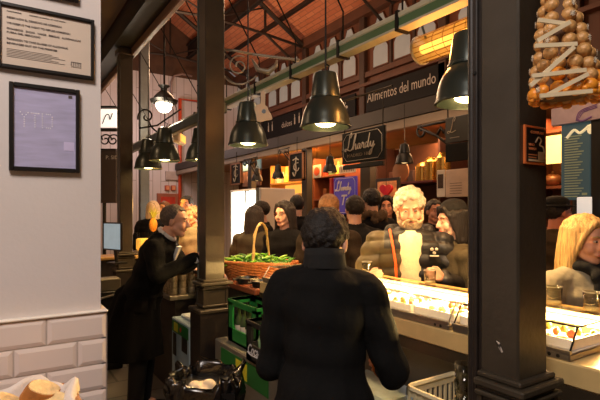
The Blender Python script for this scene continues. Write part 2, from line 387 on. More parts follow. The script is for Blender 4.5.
for s_, y, w, sz in (('NORMAS        acceso publico al mercado', .178, .17, .005), ('RESERVADO EL DERECHO DE ADMISION', .157, .158, .0085), ('WE RESERVE THE RIGHT TO REFUSE ADMISSION', .139, .186, .0085),
                ('PROHIBIDO   SACAR   VASOS   BEBIDAS   ALCOHOLICAS', .121, .218, .0085), ('FUERA DEL MERCADO', .109, .095, .0085), ('FORBIDDEN TO TAKE GLASSES OF ALCOHOLIC', .088, .178, .0085), ('BEVERAGES OUT OF THE PREMISES', .074, .145, .0085)):
    addtext(mb, s_, sz, 0, y, width=w, fat=.0001)
for i in range(6): mb.box((0, .058-i*.005, 0), (.15+.02*((i*7) % 3)-.02, .0592-i*.005, .0006))
mb.build('printed_lines', INK, T)
mb = MB(FY((.22, YW-.0125, 2.15)))
for u in range(6): mb.box((u*.006, .003, 0), (u*.006+.0022, .017, .0006))
mb.box((0, .016, 0), (.033, .018, .0006)).box((0, 0, 0), (.033, .0012, .0006)); mb.build('logo', INK, T)
LILAC = mat('lilac_print', (176, 172, 204), .3, 0, .12, 12, stretch=(1, 1, 6))
T = wallframe(.038, .248, 1.785, 2.072, .0135, 'black framed lilac poster with reflected sign letters YTIC modelled as white dots below the notice', LILAC, 'framed_poster', 'poster')
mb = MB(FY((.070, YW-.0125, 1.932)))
DOT = mat('reflection_white', (250, 250, 255), .4)  # white dots stand in for a lit sign reflected in the glass
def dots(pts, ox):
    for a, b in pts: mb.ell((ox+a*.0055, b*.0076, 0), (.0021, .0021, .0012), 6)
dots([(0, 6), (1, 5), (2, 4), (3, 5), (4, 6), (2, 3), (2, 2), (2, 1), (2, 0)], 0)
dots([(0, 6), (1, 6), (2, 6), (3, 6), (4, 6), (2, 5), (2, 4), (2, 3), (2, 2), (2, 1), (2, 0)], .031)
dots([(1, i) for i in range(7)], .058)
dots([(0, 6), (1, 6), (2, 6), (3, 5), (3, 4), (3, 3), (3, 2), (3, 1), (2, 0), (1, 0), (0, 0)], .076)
mb.build('reflected_letters', DOT, T)
MB(FY((.198, YW-.0125, 1.86))).box((0, 0, 0), (.032, .03, .0006)).build('pale_label', mat('pale_lilac', (200, 190, 224), .4), T)
MB(FY((.212, YW-.0125, 2.04))).box((0, 0, 0), (.012, .01, .0006)).build('corner_mark', INK, T)
T = wallframe(.06, .245, 2.378, 2.64, .012, 'black picture frame whose lower edge shows at the very top of the wall', PAPER, 'framed_notice', 'notice')
# ------------------------------------------------------------------ pendant lamps
def lamp(R, cordlen, label, group=None, cat='lamp', glow=True, name='pendant_lamp', LAMPG=LAMPG, BULB=BULB):
    T = thing(name, label, cat, (0, 0, 0), 0, group)
    pr = [(1, 0), (1.02, .02), (1.02, .07), (.98, .2), (.95, .42), (.88, .68), (.77, .92), (.64, 1.1), (.6, 1.16), (.6, 1.24), (.57, 1.5), (.47, 2.1), (.44, 2.2), (.2, 2.28), (.05, 2.3)]
    inn = [(max(r-.04, .02), z-.02 if z > .05 else 0) for r, z in reversed(pr)]
    MB().lathe([(r*R, z*R) for r, z in pr+inn], n=36).build('shade', LAMPG, T, world=False, smooth='auto')
    MB().lathe([(1.0*R, 0), (1.04*R, .01*R), (1.04*R, .05*R), (1.0*R, .06*R)], n=36).build('rim', LAMPG, T, world=False, smooth='auto')
    MB().lathe([(.6*R, 1.16*R), (.64*R, 1.18*R), (.64*R, 1.23*R), (.6*R, 1.25*R)], n=36).build('collar', LAMPG, T, world=False, smooth='auto')
    MB().ell((0, 0, .22*R), (.45*R, .45*R, .2*R), 16).tube([(0, 0, .35*R), (0, 0, 1.1*R)], .12*R, 10).build('bulb', BULB, T, world=False, smooth=True)
    MB().tube([(0, 0, 2.28*R), (0, 0, 2.28*R+cordlen)], .006 if R > .12 else .004, 6).tube([(.02, 0, 2.3*R), (.03, 0, 2.55*R), (0, 0, 2.6*R)], .005, 6).build('cord', BLACKI, T, world=False)
    return T
L1 = lamp(.167, 1.0, 'large dark pendant lamp above the foreground man, lit underneath'); L1.location = (1.89, 2.59, 2.225)
specs = [((1.84, 3.66), 2.225, 'large dark pendant lamp right of the middle column, before a guitar-shaped plate'),
         ((1.60, 5.25), 2.22, 'dark bell pendant lamp over the waiter, centre of the three left of the column'),
         ((2.10, 1.60), 2.225, 'dark pendant lamp cut off by the right iron column, below the heater'),
         ((1.62, 6.0), 2.19, 'dark bell pendant lamp half hidden by the farthest left column'),
         ((1.98, 5.15), 2.24, 'dark bell pendant lamp half hidden behind the middle column')]
for (x, y), z, l in specs: dup(L1, (x, y, z), label=l)
S1 = lamp(.1, .45, 'small black pendant lamp right of the hanging black sign', 'small pendants before the back stalls', LAMPG=mat('lamp_black', (16, 16, 16), .5, .2), BULB=mat('bulb_dim', (240, 220, 180), .5, emit=(255, 210, 140), es=1.2)); S1.location = (3.9, 3.83, 2.2)
for px, l in ((330, 'small black pendant lamp just left of the hanging black sign'), (278, 'small black pendant lamp before the yellow lit shelves'), (257, 'small black pendant lamp farthest back, left of the yellow shelves')):
    p = WX(px, 172, 3.9); dup(S1, (3.9, p.y, 2.2), label=l)
for (x, y, e) in ((1.89, 2.59, 130), (1.84, 3.66, 120), (2.10, 1.60, 150), (1.6, 5.25, 90), (1.98, 5.15, 80), (1.62, 6.0, 60)):
    light('SPOT', (x, y, 2.235), e, (255, 208, 140), .05, (0, 0, 0), 125, .6)
for px in (405, 330, 278, 257):
    p = WX(px, 172, 3.9); light('SPOT', (3.9, p.y, 2.2), 8, (255, 180, 100), .04, (0, 0, 0), 140, .5)
# round white globe lamp with black crown
p = W(164, 112, 7.5)
T = thing('globe_lamp', 'glowing white globe lamp with a black crown hanging before the pale wall', 'lamp', p)
R_ = .125
MB().ell((0, 0, R_*.9), R_, 20).build('globe', mat('globe_glow', (255, 250, 235), .4, emit=(255, 238, 205), es=14), T, world=False, smooth=True)
MB().lathe([(1.1*R_, 1.0*R_), (1.6*R_, 1.15*R_), (1.75*R_, 1.5*R_), (1.45*R_, 1.45*R_), (1.25*R_, 1.9*R_), (.8*R_, 2.4*R_), (.45*R_, 2.65*R_), (.4*R_, 3.0*R_), (.75*R_, 3.35*R_), (.1*R_, 3.1*R_)], n=20).build('crown', BLACKI, T, world=False, smooth='auto')
MB().tube([(0, 0, 2.6*R_), (0, 0, 2.2)], .012, 6).build('cord', BLACKI, T, world=False)
cr = MB()
for s in (-1, 1): cr.tube([(s*(1.25+.35*math.sin(a))*R_*(1 if a < 2 else 1), 0, (1.3-.9*a/2)*R_) for a in [i*.25 for i in range(9)]], .008, 6)
cr.build('hanger', BLACKI, T, world=False)
light('POINT', p+V((-.25, -.25, .12)), 25, (255, 235, 205), .12)
# ------------------------------------------------------------------ green and cream service raceway
XT = 1.95
T = thing('cable_raceway', 'long straight green and cream overhead raceway with dark straps', 'raceway', (XT, 5, 2.7))
MB().box((XT-.02, .2, 2.71), (XT+.06, 9.5, 2.755)).build('green_tray', mat('tray_green', (84, 112, 74), .5, 0, .12, 5), T)
MB().box((XT-.025, .2, 2.756), (XT+.065, 9.5, 2.79), .006).box((XT-.022, .2, 2.695), (XT+.06, 9.5, 2.709)).build('cream_cover', mat('tray_cream', (186, 184, 160), .5, 0, .06, 5), T)
for y in (1.35, 1.95, 2.5, 3.1, 3.7, 4.4, 5.2, 6.1, 7.2, 8.3):
    s = MB(); s.box((XT-.03, y-.012, 2.685), (XT+.07, y+.012, 2.8)); s.tube([(XT+.02, y, 2.8), (XT+.02, y, 3.0), (1.52, y, 3.72)], .006, 5)
    s.build('strap', BLACKI, T)
# second lintel tube towards the left back
T = thing('iron_tie_beam', 'grey-green iron beam crossing behind the waiter under the globe lamp', 'beam', (1.75, 6, 2.55))
MB().box((1.72, 4.0, 2.56), (1.80, 8.9, 2.66), .01).build('beam', IRONG, T)
# ------------------------------------------------------------------ infrared heater
p0 = W(424, 55, 2.55); ang = 0
T = thing('infrared_heater', 'cream infrared heater with glowing grille hung beside the right column', 'heater', (2.3, 1.85, 2.6), math.radians(0))
hx = 2.3; y0, y1 = 1.42, 2.12
def arc(x, z, r, a0, a1, n=8): return [(x+r*math.cos(math.radians(a0+(a1-a0)*i/n)), z+r*math.sin(math.radians(a0+(a1-a0)*i/n))) for i in range(n+1)]
rotm = Mx.Translation((hx, 0, 2.69))
sh = arc(0, 0, .085, -60, 112, 10); inn_ = arc(0, 0, .078, 112, -60, 10)
MB(rotm).loft([[(u, y, w) for u, w in sh+inn_] for y in (y0, y1)]).build('reflector_shell', mat('heater_cream', (216, 206, 184), .4, 0, .05), T)
for y in (y0, y1-.02):
    e = MB(rotm); e.loft([[(u, yy, w) for u, w in arc(0, 0, .093, 0, 360, 20)[:-1]] for yy in (y, y+.02)])
    e.build('end_cap', mat('heater_cream', (216, 206, 184)), T)
gl = MB(rotm)
gl.tube([(0, y0+.02, -.0), (0, y1-.02, -.0)], .028, 10); gl.build('glowing_tube', mat('heater_glow', (255, 190, 90), .5, emit=(255, 175, 70), es=1.7), T)
gr = MB(rotm)
for k in range(9): a = math.radians(118+k*22); gr.tube([(.084*math.cos(a), y0, .084*math.sin(a)), (.084*math.cos(a), y1, .084*math.sin(a))], .0025, 5)
for k in range(7): y = y0+.05+k*.08; gr.tube([(u, y, w) for u, w in arc(0, 0, .084, 112, 300, 12)], .002, 5)
gr.build('grille', mat('grille_brass', (190, 150, 90), .3, .8), T)
b = MB().tube([(hx, y1-.05, 2.75), (hx-.03, y1-.03, 2.87)], .008, 6).tube([(hx-.03, y1-.03, 2.87), (hx-.03, y0, 2.87)], .009, 6).tube([(hx, y0+.1, 2.75), (hx-.03, y0+.1, 2.87), (XT+.05, y0+.1, 2.78)], .008, 6)
b.build('bracket', IRONG, T)
light('AREA', (hx-.12, (y0+y1)/2, 2.62), 10, (255, 160, 75), .06, (0, math.radians(35), 0), sy=.5)
# second heater seen small at left
p = W(179, 139, 6.0)
T = thing('infrared_heater', 'small cream infrared heater behind the lamp over the waiter', 'heater', p, math.radians(57))
MB().box((-.16, -.05, -.06), (.16, .05, .07), .02).build('shell', mat('heater_cream', (216, 206, 184)), T, world=False)
MB().box((-.13, -.056, -.045), (.13, -.05, .05), .005).build('glowing_face', mat('heater_amber', (230, 180, 90), .5, emit=(255, 170, 70), es=.8), T, world=False)
MB().tube([(-.14, 0, .07), (-.14, 0, .16), (.18, 0, .24), (.18, 0, .07)], .008, 6).build('bracket', IRONG, T, world=False)
# guitar-shaped plate
p = W(263, 121, 4.0)
T = thing('guitar_cutout', 'small pale guitar-shaped plate with a black round hole beside the lamp', 'ornament', p, -TH)
pts = [(.05+.0*i, 0) for i in range(0)]
pts = smoothline([(-.055, .0, 0), (-.06, .05, 0), (-.075, .10, 0), (-.06, .135, 0), (-.022, .15, 0), (-.018, .245, 0), (.018, .245, 0), (.02, .14, 0), (.04, .12, 0), (.05, .09, 0), (.075, .05, 0), (.08, .015, 0), (.03, .005, 0), (-.02, -.01, 0)], 4)
MB().prism([(q.x*.95, q.y) for q in pts], -.008, .008, 'y').build('plate', mat('plate_tan', (205, 186, 156), .5, 0, .05), T, world=False)
MB().prism([(.008+.018*math.cos(a), .08+.018*math.sin(a)) for a in [i*PI/8 for i in range(16)]], -.0095, .009, 'y').build('hole', BLACK, T, world=False)
MB().tube([(0, 0, .24), (-.1, 0, .22), (-.14, 0, .4)], .005, 5).build('hanger', BLACKI, T, world=False)
# ------------------------------------------------------------------ scroll ironwork
def spiral(cx, cz, r0, r1, a0, a1, n=30): return [(cx+(r0+(r1-r0)*i/n)*math.cos(math.radians(a0+(a1-a0)*i/n)), cz+(r0+(r1-r0)*i/n)*math.sin(math.radians(a0+(a1-a0)*i/n))) for i in range(n+1)]
PALEI = mat('pale_iron', (150, 142, 126), .4, .4, .1)
c0 = W(240, 66, 3.95)
T = thing('scroll_bracket', 'large pale iron scroll bracket sprouting from the middle column', 'bracket', c0)
def P3(u, w): return c0+RT*u+V((0, 0, w))
m = MB(); m.tube([P3(u, w) for u, w in spiral(0, 0, .165, .15, 140, 300, 20)+spiral(.0, 0, .15, .16, 300, 330, 4)], .008, 6)
m.tube([P3(u, w) for u, w in spiral(-.01, .0, .09, .02, 60, 560, 34)], .007, 6)
m.tube([P3(-.17, .14), P3(-.05, .13), P3(.1, .1)], .011, 6)
tw = [P3(.1+i*.0125+0, .1-i*.0016) for i in range(33)]
m.tube(tw, [.010+.004*(i % 2) for i in range(33)], 6)
m.tube([P3(.10, .06), P3(.15, -.03), P3(.24, -.05), P3(.3, .0), P3(.31, .05)], [.006, .022, .028, .02, .006], 8)
m.build('scrollwork', PALEI, T, smooth=True)
def smallscroll(px, py, d, w, flip, label, col=BLACKI):
    c = W(px, py, d); T = thing('scroll_bracket', label, 'bracket', c); a = V((0, 1, 0))*(-1 if flip else 1)
    def Q(u, z): return c+a*u*w+V((0, 0, z*w))
    m = MB().tube([Q(0, 0), Q(1, .0)], .03*w, 5).tube([Q(0, 0), Q(.5, -.25), Q(1, -.62)], .03*w, 5)
    m.tube([Q(u, z) for u, z in spiral(.1, -.12, .14, .03, 90, 500, 24)], .025*w, 5).tube([Q(u, z) for u, z in spiral(.8, -.2, .16, .03, 60, -400, 24)], .025*w, 5)
    m.tube([Q(.5, -.25), Q(.6, -.1), Q(.68, -.22)], .03*w, 5)
    m.build('scrollwork', col, T, smooth=True)
smallscroll(418, 127, 4.9, .5, True, 'black scroll bracket carrying the dark sign at the right column')
smallscroll(342, 150, 5.3, .16, True, 'tiny black scroll bracket beside the hanging black sign')
smallscroll(279, 150, 7.2, .3, True, 'small black scroll bracket left of the tall framed chalkboard')
smallscroll(244, 160, 7.6, .45, True, 'black scroll bracket before the teal panel')
c = W(150, 118, 6.4); T = thing('scroll_bracket', 'black iron scrollwork by the farthest left column under the globe lamp', 'bracket', c)
m = MB()
def Q(u, w): return c+RT*u+V((0, 0, w))
m.tube([Q(a, b) for a, b in spiral(-.05, .02, .12, .02, 200, -220, 26)], .012, 6).tube([Q(a, b) for a, b in spiral(.2, .0, .22, .2, 180, 340, 14)], .012, 6).tube([Q(-.15, -.14), Q(.1, -.1), Q(.42, .12)], .012, 6)
m.build('scrollwork', BLACKI, T, smooth=True)
# ------------------------------------------------------------------ signs
def script_lhardy(mb, s, th):
    # hand-lettered script strokes; unit: x-height = 1
    L = [[(1.0, 2.3), (1.35, 2.8), (1.2, 3.2), (.8, 2.8), (.5, 1.5), (.1, .3), (-.45, -.1), (-.7, .15), (-.3, .35), (.4, .0), (1.1, -.05), (1.6, .4)],
         [(1.5, .3), (2.1, 1.4), (2.55, 2.6), (2.45, 2.9), (2.2, 2.4), (1.8, 1.0), (1.65, 0), (2.0, .7), (2.4, 1.05), (2.5, .7), (2.4, .1), (2.65, .05), (3.0, .5)],
         [(3.75, .95), (3.3, 1.0), (3.0, .5), (3.1, .05), (3.5, .3), (3.75, .9), (3.65, .2), (3.85, .05), (4.2, .5)],
         [(4.15, .4), (4.35, 1.1), (4.5, .85), (4.8, .95), (4.65, .3), (4.85, .05), (5.15, .4)],
         [(5.85, .9), (5.4, 1.0), (5.1, .5), (5.2, .05), (5.6, .3), (6.0, 1.2), (6.4, 2.6), (6.1, 1.4), (5.85, .3), (6.05, .05), (6.4, .5)],
         [(6.4, .4), (6.6, 1.0), (6.65, .3), (6.85, .05), (7.2, .5), (7.45, 1.0), (7.1, -.2), (6.6, -1.2), (6.2, -1.2), (6.5, -.6), (7.2, -.1), (7.7, .4)]]
    for l in L: stroke(mb, [(a*s, b*s, 0) for a, b in l], th)
def hangsign(x, pa, pb, ytop, ybot, m, label, border=None, name='hanging_sign', t=.03, octo=False):
    a = WX(pa, ytop, x); b = WX(pb, ybot, x); y1, y0 = a.y, b.y
    z1 = WX((pa+pb)/2, ytop, x).z; z0 = WX((pa+pb)/2, ybot, x).z
    T = thing(name, label, 'sign', (x, (y0+y1)/2, z0)); MB().box((x-t/2, y0, z0), (x+t/2, y1, z1), .004).build('panel', m, T)
    if border:
        i = (y1-y0)*.04; k = (y1-y0)*.09; P = [(y0+i+k, z0+i), (y1-i-k, z0+i), (y1-i, z0+i+k), (y1-i, z1-i-k), (y1-i-k, z1-i), (y0+i+k, z1-i), (y0+i, z1-i-k), (y0+i, z0+i+k)]
        MB().tube([(x-t/2-.002, u, w) for u, w in P+[P[0]]], .003, 4).build('border_line', border, T)
    return T, y0, y1, z0, z1
SX = 3.3
T, y0, y1, z0, z1 = hangsign(SX, 343, 385, 129.5, 162, SIGNB, 'black hanging shop sign with the white script word Lhardy', CHALK)
w = y1-y0; mb = MB(FX((SX-.017, y1-w*.15, z0+(z1-z0)*.42))); script_lhardy(mb, w*.085, .006); mb.build('script_lettering', CHALK, T)
mb = MB(FX((SX-.017, y1-w*.14, z0+(z1-z0)*.2))); addtext(mb, 'MADRID 1839', w*.07, width=w*.6); mb.build('small_lettering', mat('dim_gold', (120, 105, 80), .5), T)
h = MB().tube([(SX, y1-.03, z1), (SX, y1-.03, 2.9)], .006, 5).tube([(SX, y0+.03, z1), (SX, y0+.03, 2.9)], .006, 5).tube([(SX, y1+.1, 2.9), (SX, y0-.1, 2.9)], .012, 6); h.build('hanger', BLACKI, T)
MB().box((SX-.02, y0+.02, z0-.06), (SX+.02, y1-.02, z0-.01), .006).build('lower_bar', BLACKI, T)
PURP = mat('sign_purple', (66, 52, 140), .4, 0, .06, emit=(66, 52, 150), es=.25)
T, y0, y1, z0, z1 = hangsign(3.7, 334.5, 357, 177, 214, PURP, 'purple blue shop sign with white script word Lhardy above the crowd', WHITE)
w = y1-y0; mb = MB(FX((3.684, y1-w*.15, z1-(z1-z0)*.36))); script_lhardy(mb, w*.085, .007); mb.build('script_lettering', WHITE, T)
mb = MB(FX((3.684, y1-w*.15, z1-(z1-z0)*.75))); addtext(mb, 'Ta', w*.4, x=w*.15, shear=.3, fat=.003); mb.build('large_lettering', WHITE, T)
MB().box((3.66, y1+.01, z0), (3.72, y1+.06, z1), .005).build('red_edge', mat('red_paint', (190, 40, 28), .4), T)
MB().tube([(3.7, (y0+y1)/2, 0), (3.7, (y0+y1)/2, z0)], .02, 8).box((3.55, (y0+y1)/2-.15, 0), (3.85, (y0+y1)/2+.15, .03)).build('stand', BLACKI, T)
# framed chalkboards with ornate letter
def chalk(pa, pb, ya, yb, x, label):
    T, y0, y1, z0, z1 = hangsign(x, pa, pb, ya, yb, SIGNB, label, name='framed_chalkboard')
    f = MB(); k = .03
    for a in ((y0, y0+k, z0, z1), (y1-k, y1, z0, z1), (y0, y1, z0, z0+k), (y0, y1, z1-k, z1)): f.box((x-.03, a[0], a[2]), (x+.02, a[1], a[3]))
    f.build('frame', mat('frame_oak', (130, 84, 52), .5), T)
    s = (y1-y0)*.1; m = MB(FX((x-.02, (y0+y1)/2+s*2.2, z0+(z1-z0)*.25)))
    stroke(m, [(0, 5.2*s, 0), (2*s, 5.6*s, 0), (4*s, 5.0*s, 0)], .008); stroke(m, [(2.4*s, 6.3*s, 0), (2.0*s, 4*s, 0), (2.2*s, 1*s, 0), (1*s, -.8*s, 0), (0, .6*s, 0)], .010)
    stroke(m, [(3.8*s, 4*s, 0), (1.2*s, 3.6*s, 0), (1*s, 1.8*s, 0), (3*s, 1*s, 0), (4.2*s, 2*s, 0)], .008); m.build('chalk_letter', CHALK, T)
    MB().tube([(x, (y0+y1)/2, z1), (x, (y0+y1)/2, 2.85)], .006, 5).build('hanger', BLACKI, T)
chalk(290, 304.5, 152, 181, 4.05, 'tall framed chalkboard with an ornate white letter beside the dark post')
chalk(231.5, 242, 163, 185, 4.05, 'small framed chalkboard with an ornate letter next to the middle column')
# dark signs at right behind column
for (ya, yb, m_, lab, txt) in ((116, 142, mat('slate', (52, 54, 56), .5), 'grey slate sign with a white script L beside the right column', 'L'), (143, 161, SIGNB, 'plain black panel hung under the slate sign by the right column', None), (169, 197, mat('pink_paper', (206, 178, 156), .6), 'pale pink paper notice hung beside the right column', 'T')):
    T, y0, y1, z0, z1 = hangsign(3.35, 446, 470, ya, yb, m_, lab, name='panel_sign', t=.02)
    w = y1-y0
    if txt == 'L':
        mb = MB(FX((3.339, y1-w*.2, z0+(z1-z0)*.4))); stroke(mb, [(a*.04, b*.04, 0) for a, b in [(1.1, 2.3), (1.45, 2.8), (1.3, 3.2), (.9, 2.8), (.6, 1.5), (.2, .3), (-.35, -.1), (-.6, .15), (-.2, .35), (.5, 0), (1.6, .3)]], .004); mb.box((0, -.05, 0), (w*.4, -.044, .001)); mb.build('script_letter', CHALK, T)
        MB().tube([(3.35, y1-.02, z1), (3.35, y1-.02, 2.9)], .006, 5).build('hanger', BLACKI, T)
    elif txt == 'T':
        mb = MB(FX((3.339, y1-w*.2, z0)))
        for i in range(5): mb.box((0, .03+i*.022, 0), (w*.5, .034+i*.022, .001))
        mb.build('printed_lines', INK, T)
T, y0, y1, z0, z1 = hangsign(3.5, 437, 445, 170, 197, PAPER, 'narrow white poster with a dark photo left of the pink notice', name='small_poster', t=.01)
MB().box((3.492, y0+.015, z0+.08), (3.494, y1-.015, z1-.04)).build('photo', mat('photo_dark', (60, 40, 34), .5, 0, .5, 30), T)
# heart poster
T, y0, y1, z0, z1 = hangsign(4.05, 376.5, 400, 178, 200, DKWOOD, 'framed food picture on the back stall behind a red heart', name='framed_picture', t=.03)
MB().box((4.03, y0+.04, z0+.04), (4.034, y1-.04, z1-.04)).build('picture', mat('picture_food', (190, 120, 70), .5, 0, .6, 14, emit=(200, 120, 60), es=.25), T)
hp = WX(386, 190, 3.95)
T = thing('heart_ornament', 'red heart-shaped ornament in front of the framed food picture', 'ornament', hp)
hs = [(16*math.sin(t)**3, 13*math.cos(t)-5*math.cos(2*t)-2*math.cos(3*t)-math.cos(4*t)) for t in [i*2*PI/40 for i in range(40)]]
MB().prism([(hp.y+u*.0065, hp.z+w*.0055) for u, w in hs], 3.94, 3.97, 'x').build('heart', mat('heart_red', (190, 28, 30), .4, emit=(190, 20, 24), es=.15), T)
MB().tube([(3.955, hp.y, hp.z+.05), (3.955, hp.y, 2.75)], .003, 4).build('string', BLACKI, T)
# ------------------------------------------------------------------ orange poster on column
T = thing('small_poster', 'small black and orange poster fixed to the right iron column', 'poster', (1.383, .818, 1.795))
MB().box((1.33, .812, 1.795), (1.44, .8195, 1.912), .001).build('frame', mat('poster_orange', (214, 110, 50), .5, 0, .06), T)
MB().box((1.3365, .8105, 1.802), (1.4335, .812, 1.905)).build('sheet', mat('poster_black', (30, 24, 20), .4), T)
mb = MB(FY((1.341, .8102, 1.80))); addtext(mb, 'COVIRAN', .012, .014, .088, width=.068, fat=.0003)
addtext(mb, 'VINO', .011, .004, .05, width=.03); addtext(mb, 'VERMUT', .011, .004, .038, width=.042); mb.box((.004, .014, 0), (.045, .017, .0006)); mb.box((.004, .022, 0), (.05, .025, .0006)); mb.build('lettering', mat('poster_text', (224, 140, 84), .5), T)
mb = MB(FY((1.341, .8102, 1.80))); stroke(mb, [(.04, .062, 0), (.055, .078, 0), (.07, .07, 0), (.062, .055, 0), (.08, .05, 0), (.088, .03, 0)], .0025); mb.box((.055, .008, 0), (.09, .035, .0005)).box((.004, .004, 0), (.09, .010, .0005))
mb.build('drawing', CREAM, T)
# ------------------------------------------------------------------ hanging bauble tree
cx, cy = 1.296, .672
T = thing('hanging_bauble_cone', 'hanging cone of golden brown baubles with crossed cream sticks at the right', 'decoration', (cx, cy, 1.9))
GOLD = mat('bauble_gold', (204, 154, 92), .38, .1, .3, 60, .3, 160); ORNG = mat('bauble_orange', (240, 152, 44), .4, .05, .15, 40, .2, 120); STAR = mat('tinsel', (232, 222, 200), .35, .3)
def coneR(z): return max(.010, .082-.215*(z-1.96))
def cc(z): return V((cx, cy, 0))-RT*.10*(z-1.96)
zr = 1.972; row = 0; bm0 = {}
for mt, nm in ((GOLD, 'g'), (ORNG, 'o')):
    me = MB().ell((0, 0, 0), (.0195, .0195, .0185), 12).mesh('bauble'); me.materials.append(mt)
    for p_ in me.polygons: p_.use_smooth = True
    bm0[nm] = me
nb = 0; stars = MB()
rest = MB()
while zr < 2.44:
    R = coneR(zr); n = max(4, int(2*PI*R/.0375)); 
    for i in range(n):
        a = 2*PI*(i+.5*(row % 2))/n; x, y = cc(zr).x+R*math.cos(a), cc(zr).y+R*math.sin(a)
        if nb >= 99 or zr > 2.27 or (x-cx)*cx+(y-cy)*cy > .045*R: rest.ell((x, y, zr), (.0195, .0195, .0185), 10); continue
        o = bpy.data.objects.new('bauble', bm0['o' if row < 1 or (row < 2 and i % 3 == 0) else 'g']); C.objects.link(o); o.parent = T; o.location = V((x+random.uniform(-.003, .003), y, zr+random.uniform(-.004, .004)))-T.location
        if row < 1: o['label'] = 'orange bauble on the bottom ring'
        nb += 1
        if i % 2 == row % 2:
            stars = MB()
            for k in range(4):
                aa = k*PI/4; tx = V((-math.sin(a), math.cos(a), 0)); nn = V((math.cos(a), math.sin(a), 0)); c_ = V((x, y, zr))+nn*.0195
                dv = (tx*math.cos(aa)+V((0, 0, 1))*math.sin(aa))*.008; stars.tube([c_-dv, c_+dv], .0012, 4)
            stars.build('tinsel_star', STAR, T)
    zr += .032; row += 1
q_ = rest.build('hidden_baubles', GOLD, T, smooth=True); q_['kind'] = 'stuff'
MB().lathe([(.005, 1.96), (coneR(1.96)-.016, 1.96), (.012, 2.36), (.008, 2.42), (.002, 2.47)], (cx-.02, cy+.01, 0), 24).build('core', mat('core_brown', (92, 60, 34), .8), T)
for qa, qb in (((530, 86), (574, 47)), ((535, 46), (577, 44)), ((537, 41), (570, 22)), ((532, 76), (586, 70)), ((541, 98), (588, 74)), ((540, 96), (592, 91)), ((538, 20), (566, 24))):
    z_ = W((qa[0]+qb[0])/2, (qa[1]+qb[1])/2, 1.17).z; dd = 1.272-coneR(z_)-.022; a_, b_ = W(*qa, dd), W(*qb, dd)
    e_ = (b_-a_).normalized(); n_ = e_.cross(FW).normalized()*.0052; f_ = FW*.003
    MB().loft([[tuple(p_+n_-f_), tuple(p_+n_+f_), tuple(p_-n_+f_), tuple(p_-n_-f_)] for p_ in (a_, b_)]).build('cream_stick', CREAM, T)
MB().tube([tuple(cc(2.42)+V((0, 0, 2.42))), tuple(cc(2.42)+V((0, 0, 3.98)))], .003, 5).build('cord', BLACKI, T)
gm = MB()
for i in range(26): a = 2*PI*i/26; gm.ell((cx+.082*math.cos(a), cy+.082*math.sin(a), 1.958+.005*math.sin(i*2.3)), (.014, .014, .010), 8)
gm.build('orange_garland', ORNG, T, smooth=True)
# ------------------------------------------------------------------ stalls behind, right end: menu board, lilac sign, niche
XM = 4.1
T, y0, y1, z0, z1 = hangsign(XM, 553, 625, 103, 121, mat('lilac_sign', (168, 156, 178), .6), 'pale lilac shop sign with a violet swirl emblem at the right edge', name='shop_sign', t=.06)
c = WX(585, 115, XM-.035); mb = MB(FX((XM-.032, c.y, c.z)))
for i, cc in enumerate((0, .012, .024)): stroke(mb, [(-.07+cc, -.02, 0), (-.05+cc, .03-cc*.6, 0), (0, .055-cc, 0), (.09, .07-cc, 0)], .004)
stroke(mb, [(-.07, -.025, 0), (-.02, -.045, 0), (.05, -.02, 0)], .009)
mb.build('swirl_emblem', mat('violet', (110, 76, 150), .5), T)
MB().tube([(XM, y0+.1, z1), (XM, y0+.1, 2.69)], .01, 5).tube([(XM, y1-.1, z1), (XM, y1-.1, 2.69)], .01, 5).build('hanger', BLACKI, T)
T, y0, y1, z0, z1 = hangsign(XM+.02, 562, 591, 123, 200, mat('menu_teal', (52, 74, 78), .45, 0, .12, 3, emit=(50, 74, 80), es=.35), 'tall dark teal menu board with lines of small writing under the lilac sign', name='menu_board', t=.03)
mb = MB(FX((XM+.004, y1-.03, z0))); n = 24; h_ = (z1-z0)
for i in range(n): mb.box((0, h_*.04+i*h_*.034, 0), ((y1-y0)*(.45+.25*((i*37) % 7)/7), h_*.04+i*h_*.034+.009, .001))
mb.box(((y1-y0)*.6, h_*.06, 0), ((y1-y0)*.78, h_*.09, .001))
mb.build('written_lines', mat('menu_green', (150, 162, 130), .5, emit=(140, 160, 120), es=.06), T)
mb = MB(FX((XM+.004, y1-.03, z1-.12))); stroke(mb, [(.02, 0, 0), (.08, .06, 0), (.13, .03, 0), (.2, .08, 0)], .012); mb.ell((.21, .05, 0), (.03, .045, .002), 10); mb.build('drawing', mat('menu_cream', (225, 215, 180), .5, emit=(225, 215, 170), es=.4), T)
MB().box((XM, y0-.16, z0-.2), (XM+.06, y0-.01, z1+.05)).build('side_frame', BLACK, T)
MB().tube([(XM+.02, (y0+y1)/2, 0), (XM+.02, (y0+y1)/2, z0)], .03, 8).build('stand', BLACKI, T)
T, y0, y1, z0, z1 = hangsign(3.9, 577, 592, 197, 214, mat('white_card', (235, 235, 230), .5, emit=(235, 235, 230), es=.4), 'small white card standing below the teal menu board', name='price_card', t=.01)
MB().tube([(3.9, (y0+y1)/2, 0), (3.9, (y0+y1)/2, z0)], .02, 6).build('stand', BLACKI, T)
